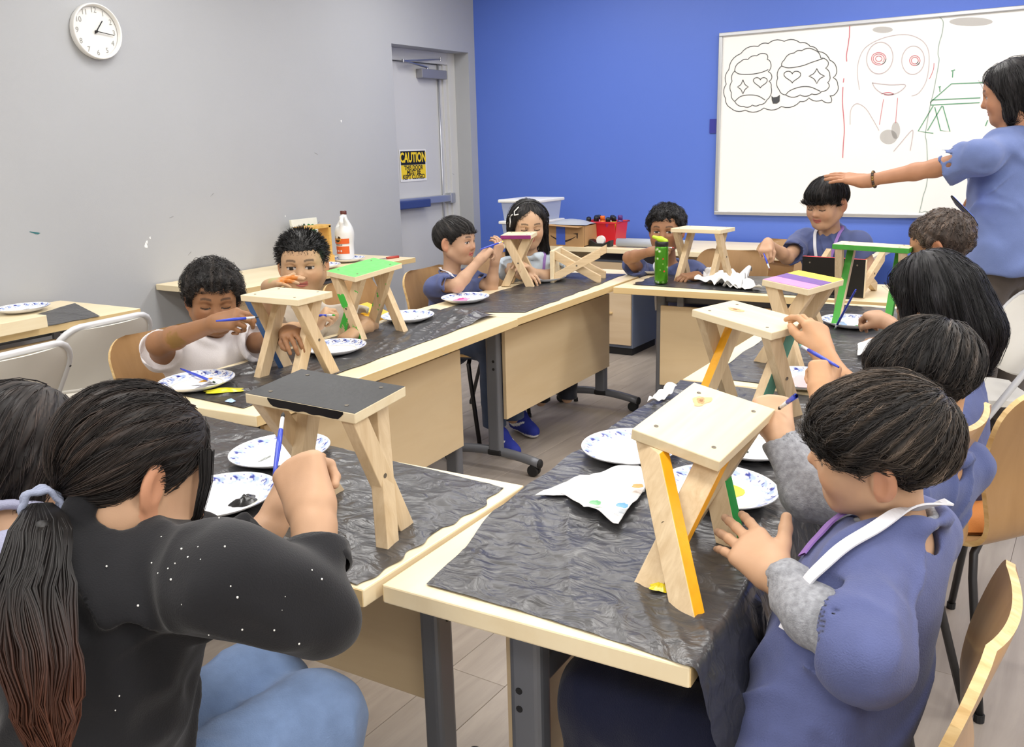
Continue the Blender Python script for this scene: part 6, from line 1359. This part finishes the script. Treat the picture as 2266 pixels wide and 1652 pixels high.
for z,h_ in ((.56,.16),(.27,.40)):
    dr=MB().box((-.0,-.208,z),(.38,.018,h_-.006)).build('drawer_front',wood('drawer_maple',(230,206,172),(216,188,150),0,10,.45),cb,bevel=.002); MB().box((.0,-.224,z+.02),(.11,.02,.012)).build('handle',M['maple_edge'],dr,bevel=.003)
sx=P(1165,455,y=5.55)
st=empty('storage_bin',(sx[0],5.62,TZ)); tag(st,'white rimmed clear plastic storage bins stacked by the blue wall','storage bin'); CP=mat('clear_plastic',(214,222,236),.2,alpha=.55)
for z in (0,.15):
    MB().box((0,0,z+.075),(.27,.32,.135),taper=1.1).build('bin_body',CP,st,bevel=.008); MB().box((0,0,z+.15),(.33,.38,.022)).build('bin_rim',M['white'],st,bevel=.006)
bxp=P(1255,525,y=5.50); bx_=empty('cardboard_box',(bxp[0],5.55,TZ)); tag(bx_,'open cardboard parcel box with blue tape and arrow logo','box'); CB=mat('cardboard',(186,146,100),.8,var=.05,vscale=10)
for c,d in (((0,-.10,.07),(.32,.006,.14)),((0,.10,.07),(.32,.006,.14)),((-.157,0,.07),(.006,.2,.14)),((.157,0,.07),(.006,.2,.14)),((0,0,.004),(.32,.2,.006))): MB().box(c,d).build('box_side',CB,bx_)
fp=MB().beam((-.17,-.14,.15),(.15,-.13,.135),.08,.003).build('box_flap',CB,bx_); MB().box((-.02,-.1042,.075),(.07,.001,.13)).build('blue_tape',mat('tape_blue',(70,100,200),.5),bx_)
a=np.linspace(0,1,16); sm=MB(); pts=[(-.10+.20*t,-.1042,.07-.035*math.sin(math.pi*t)) for t in a]; w_=.006*np.sin(np.pi*np.clip(a*.9+.1,0,1))+.001
sm.grid(np.array([[(x,y,z+w) for (x,y,z),w in zip(pts,w_)],[(x,y,z-w) for (x,y,z),w in zip(pts,w_)]])); sm.add([(.075,-.1044,.088),(.115,-.1044,.092),(.112,-.1044,.055),(.104,-.1044,.06),(.103,-.1044,.083)],[(0,1,2,3,4)]); sm.build('arrow_logo',LK,bx_)
o=sheet('crumpled clear grey packing film on the cardboard box',lambda u,v:np.stack([bxp[0]-.16+.32*u,5.44+.2*v,TZ+.145+.03*np.sin(u*3.1)*np.sin(v*3.1)],-1),24,16,21,amp=.02,name='packing_film'); o.data.materials[0]=mat('packing_film_grey',(176,180,186),.3); o['group']='packing'; o['category']='film'
tp=P(1338,530,y=5.72); tb=empty('red_bin',(tp[0],5.72,TZ)); tag(tb,'red plastic bin full of paint bottles','bin'); RM=mat('red_plastic',(206,36,48),.35)
for c,d,R in (((0,-.085,.075),(.25,.006,.15),.12),((0,.085,.075),(.25,.006,.15),-.12)): MB().box(c,d,np.array([[1,0,0],[0,math.cos(R),-math.sin(R)],[0,math.sin(R),math.cos(R)]])).build('bin_side',RM,tb,bevel=.002)
for x,R in ((-.125,-.12),(.125,.12)): MB().box((x,0,.075),(.006,.17,.15),np.array([[math.cos(R),0,math.sin(R)],[0,1,0],[-math.sin(R),0,math.cos(R)]])).build('bin_side',RM,tb,bevel=.002)
MB().box((0,0,.004),(.24,.16,.006)).build('bin_floor',RM,tb); MB().tube([(-.14,-.10,.15),(.14,-.10,.15),(.14,.10,.15),(-.14,.10,.15)],.006,8,closed=True).build('bin_rim',RM,tb,smooth=True)
for i,(x,y,tl,c,cc) in enumerate(((-.10,-.05,.3,(206,60,70),(20,20,22)),(-.06,.03,-.2,(216,120,190),(20,20,22)),(-.04,-.05,.15,(170,40,80),(22,22,24)),(0,-.03,.0,(240,120,30),(236,110,30)),(.04,.04,.1,(236,236,230),(20,20,22)),(.05,-.05,.3,(160,40,110),(24,24,26)),(.085,-.03,.15,(244,190,50),(20,20,22)),(.10,.04,0,(100,50,130),(96,50,126)),(-.09,.05,.2,(220,60,60),(30,30,32)))):
    e=empty('paint_bottle',(tp[0]+x,5.72+y,TZ+.05)); e.rotation_euler=(tl,tl*.6,0); nm=('red','pink','crimson','orange','white','magenta','yellow','violet','scarlet')[i]; tag(e,f'{nm} paint bottle standing in the red bin','paint bottle','paint bottles in the red bin')
    MB().lathe([(.018,0),(.021,.004),(.021,.10),(.016,.112)],16).build('bottle_body',mat('poster_'+nm,c,.4),e,smooth=True); MB().lathe([(.017,.11),(.017,.138),(.014,.142)],14).build('bottle_cap',mat('cap_'+nm,cc,.4),e,smooth=True)
dp=P(1330,552,y=5.53); td=empty('tape_dispenser',(dp[0],5.53,TZ)); tag(td,'black desktop tape dispenser with white tape roll','tape dispenser')
MB().prism([(-.08,0),(.08,0),(.082,.045),(.06,.035),(.03,.022),(-.02,.022),(-.05,.04),(-.075,.048)],-.03,.03,R=np.array([[1,0,0],[0,0,-1],[0,1,0]])).build('dispenser_body',M['black'],td,bevel=.004)
MB().lathe([(.014,-.012),(.030,-.012),(.030,.012),(.014,.012)],24,c=(0,0,.042),R=np.array([[1,0,0],[0,0,-1],[0,1,0]])).build('tape_roll',M['white'],td,smooth=False)
rp=P(1400,556,y=5.5); pr=empty('paper_roll',(rp[0]+.12,5.55,TZ+.03),math.radians(4)); tag(pr,'grey rolled paper lying on the back counter','paper roll'); MB().tube([(-.25,0,0),(.25,0,0)],.028,16).build('roll',mat('roll_grey',(170,176,188),.6),pr,smooth=True); MB().tube([(.25,0,0),(.252,0,0)],.012,12).build('core',M['black'],pr)
# yellow carton near the cream shirt boy
cx_=P(820,705,x=-2.62); yc=empty('snack_carton',(-2.62,cx_[1],0.45),math.radians(10)); tag(yc,'yellow snack carton with round white label behind the green stool','carton')
YC=mat('carton_yellow',(226,178,50),.6); MB().box((0,0,.14),(.16,.12,.28)).build('carton_body',YC,yc,bevel=.002); MB().box((.02,.0,.285),(.14,.10,.02),np.array([[.94,0,.34],[0,1,0],[-.34,0,.94]])).build('carton_flap',YC,yc)
# ================================================================ NAPKINS, BLOCK
NP=mat('napkin_white',(240,240,240),.9,bump=.5,bscale=350)
def napkin(label,pts,seed,amp=.02,hz=.004,n=34,name='paper_napkin',m=NP):
    p=np.array([T(*q) for q in pts]); fn=quad(p); u,v=np.meshgrid(np.linspace(0,1,n),np.linspace(0,1,n),indexing='ij'); g=fn(u,v); z=amp*np.abs(noise(g,14,seed)+.5*noise(g,30,seed+1)); g[...,2]+=hz+.006+z; g[...,0]+=.012*noise(g,12,seed+3); g[...,1]+=.012*noise(g,12,seed+4)
    c=g.reshape(-1,3).mean(0); o=mk(name,g.reshape(-1,3)-c,np.stack([np.arange(n*n).reshape(n,n)[:-1,:-1],np.arange(n*n).reshape(n,n)[1:,:-1],np.arange(n*n).reshape(n,n)[1:,1:],np.arange(n*n).reshape(n,n)[:-1,1:]],-1).reshape(-1,4),m,smooth=True,solid=.001); o.location=c; tag(o,label,'napkin','used paper napkins'); return o
n1=napkin('white paper napkin lying flat beside the near right stool',[(1190,1108),(1425,1100),(1430,1062),(1290,1060)],1,.006)
n2=napkin('embossed paper napkin with small paint spots on the near right table',[(1240,1110),(1378,1182),(1432,1080),(1400,1045)],2,.014,.010)
for q,c in (((1318,1112),(120,190,130)),((1378,1118),(120,180,220)),((1412,1075),(230,170,90))):
    e=T(*q,z=TZ+.03); o=blob(n2,tuple(e-np.array(n2.location)),.012,c,seed=int(c[0]),h=.001); o.name='paint_spot'
napkin('white napkin behind the near right stool top',[(1430,905),(1480,890),(1500,870),(1470,872)],3,.04)
napkin('crumpled white tissue with red stains near the green bottle',[(1540,632),(1640,645),(1660,615),(1570,606)],4,.05)
napkin('crumpled tissue hanging over the front of the back table',[(1600,640),(1690,648),(1640,622),(1600,618)],5,.045)
napkin('crumpled white tissue beside the long haired girl\'s hand',[(1890,800),(1945,795),(1950,770),(1895,775)],6,.06)
wbp=empty('wood_block',tuple(T(30,738)+[0,0,.03]),math.radians(-84)); tag(wbp,'bare wooden block with pencil writing on the wall table','wood block'); MB().box((0,0,0),(.26,.07,.05)).build('block',PW,wbp,bevel=.002)

for o in list(bpy.data.objects):
    if o.get('label','').startswith('bare pine stool with yellow painted leg'): knots(o,[(.055,.035,.014,1.4)])
    if o.get('label','').startswith('bare pine stool with teal'): knots(o,[(.06,-.01,.012,2.0)])
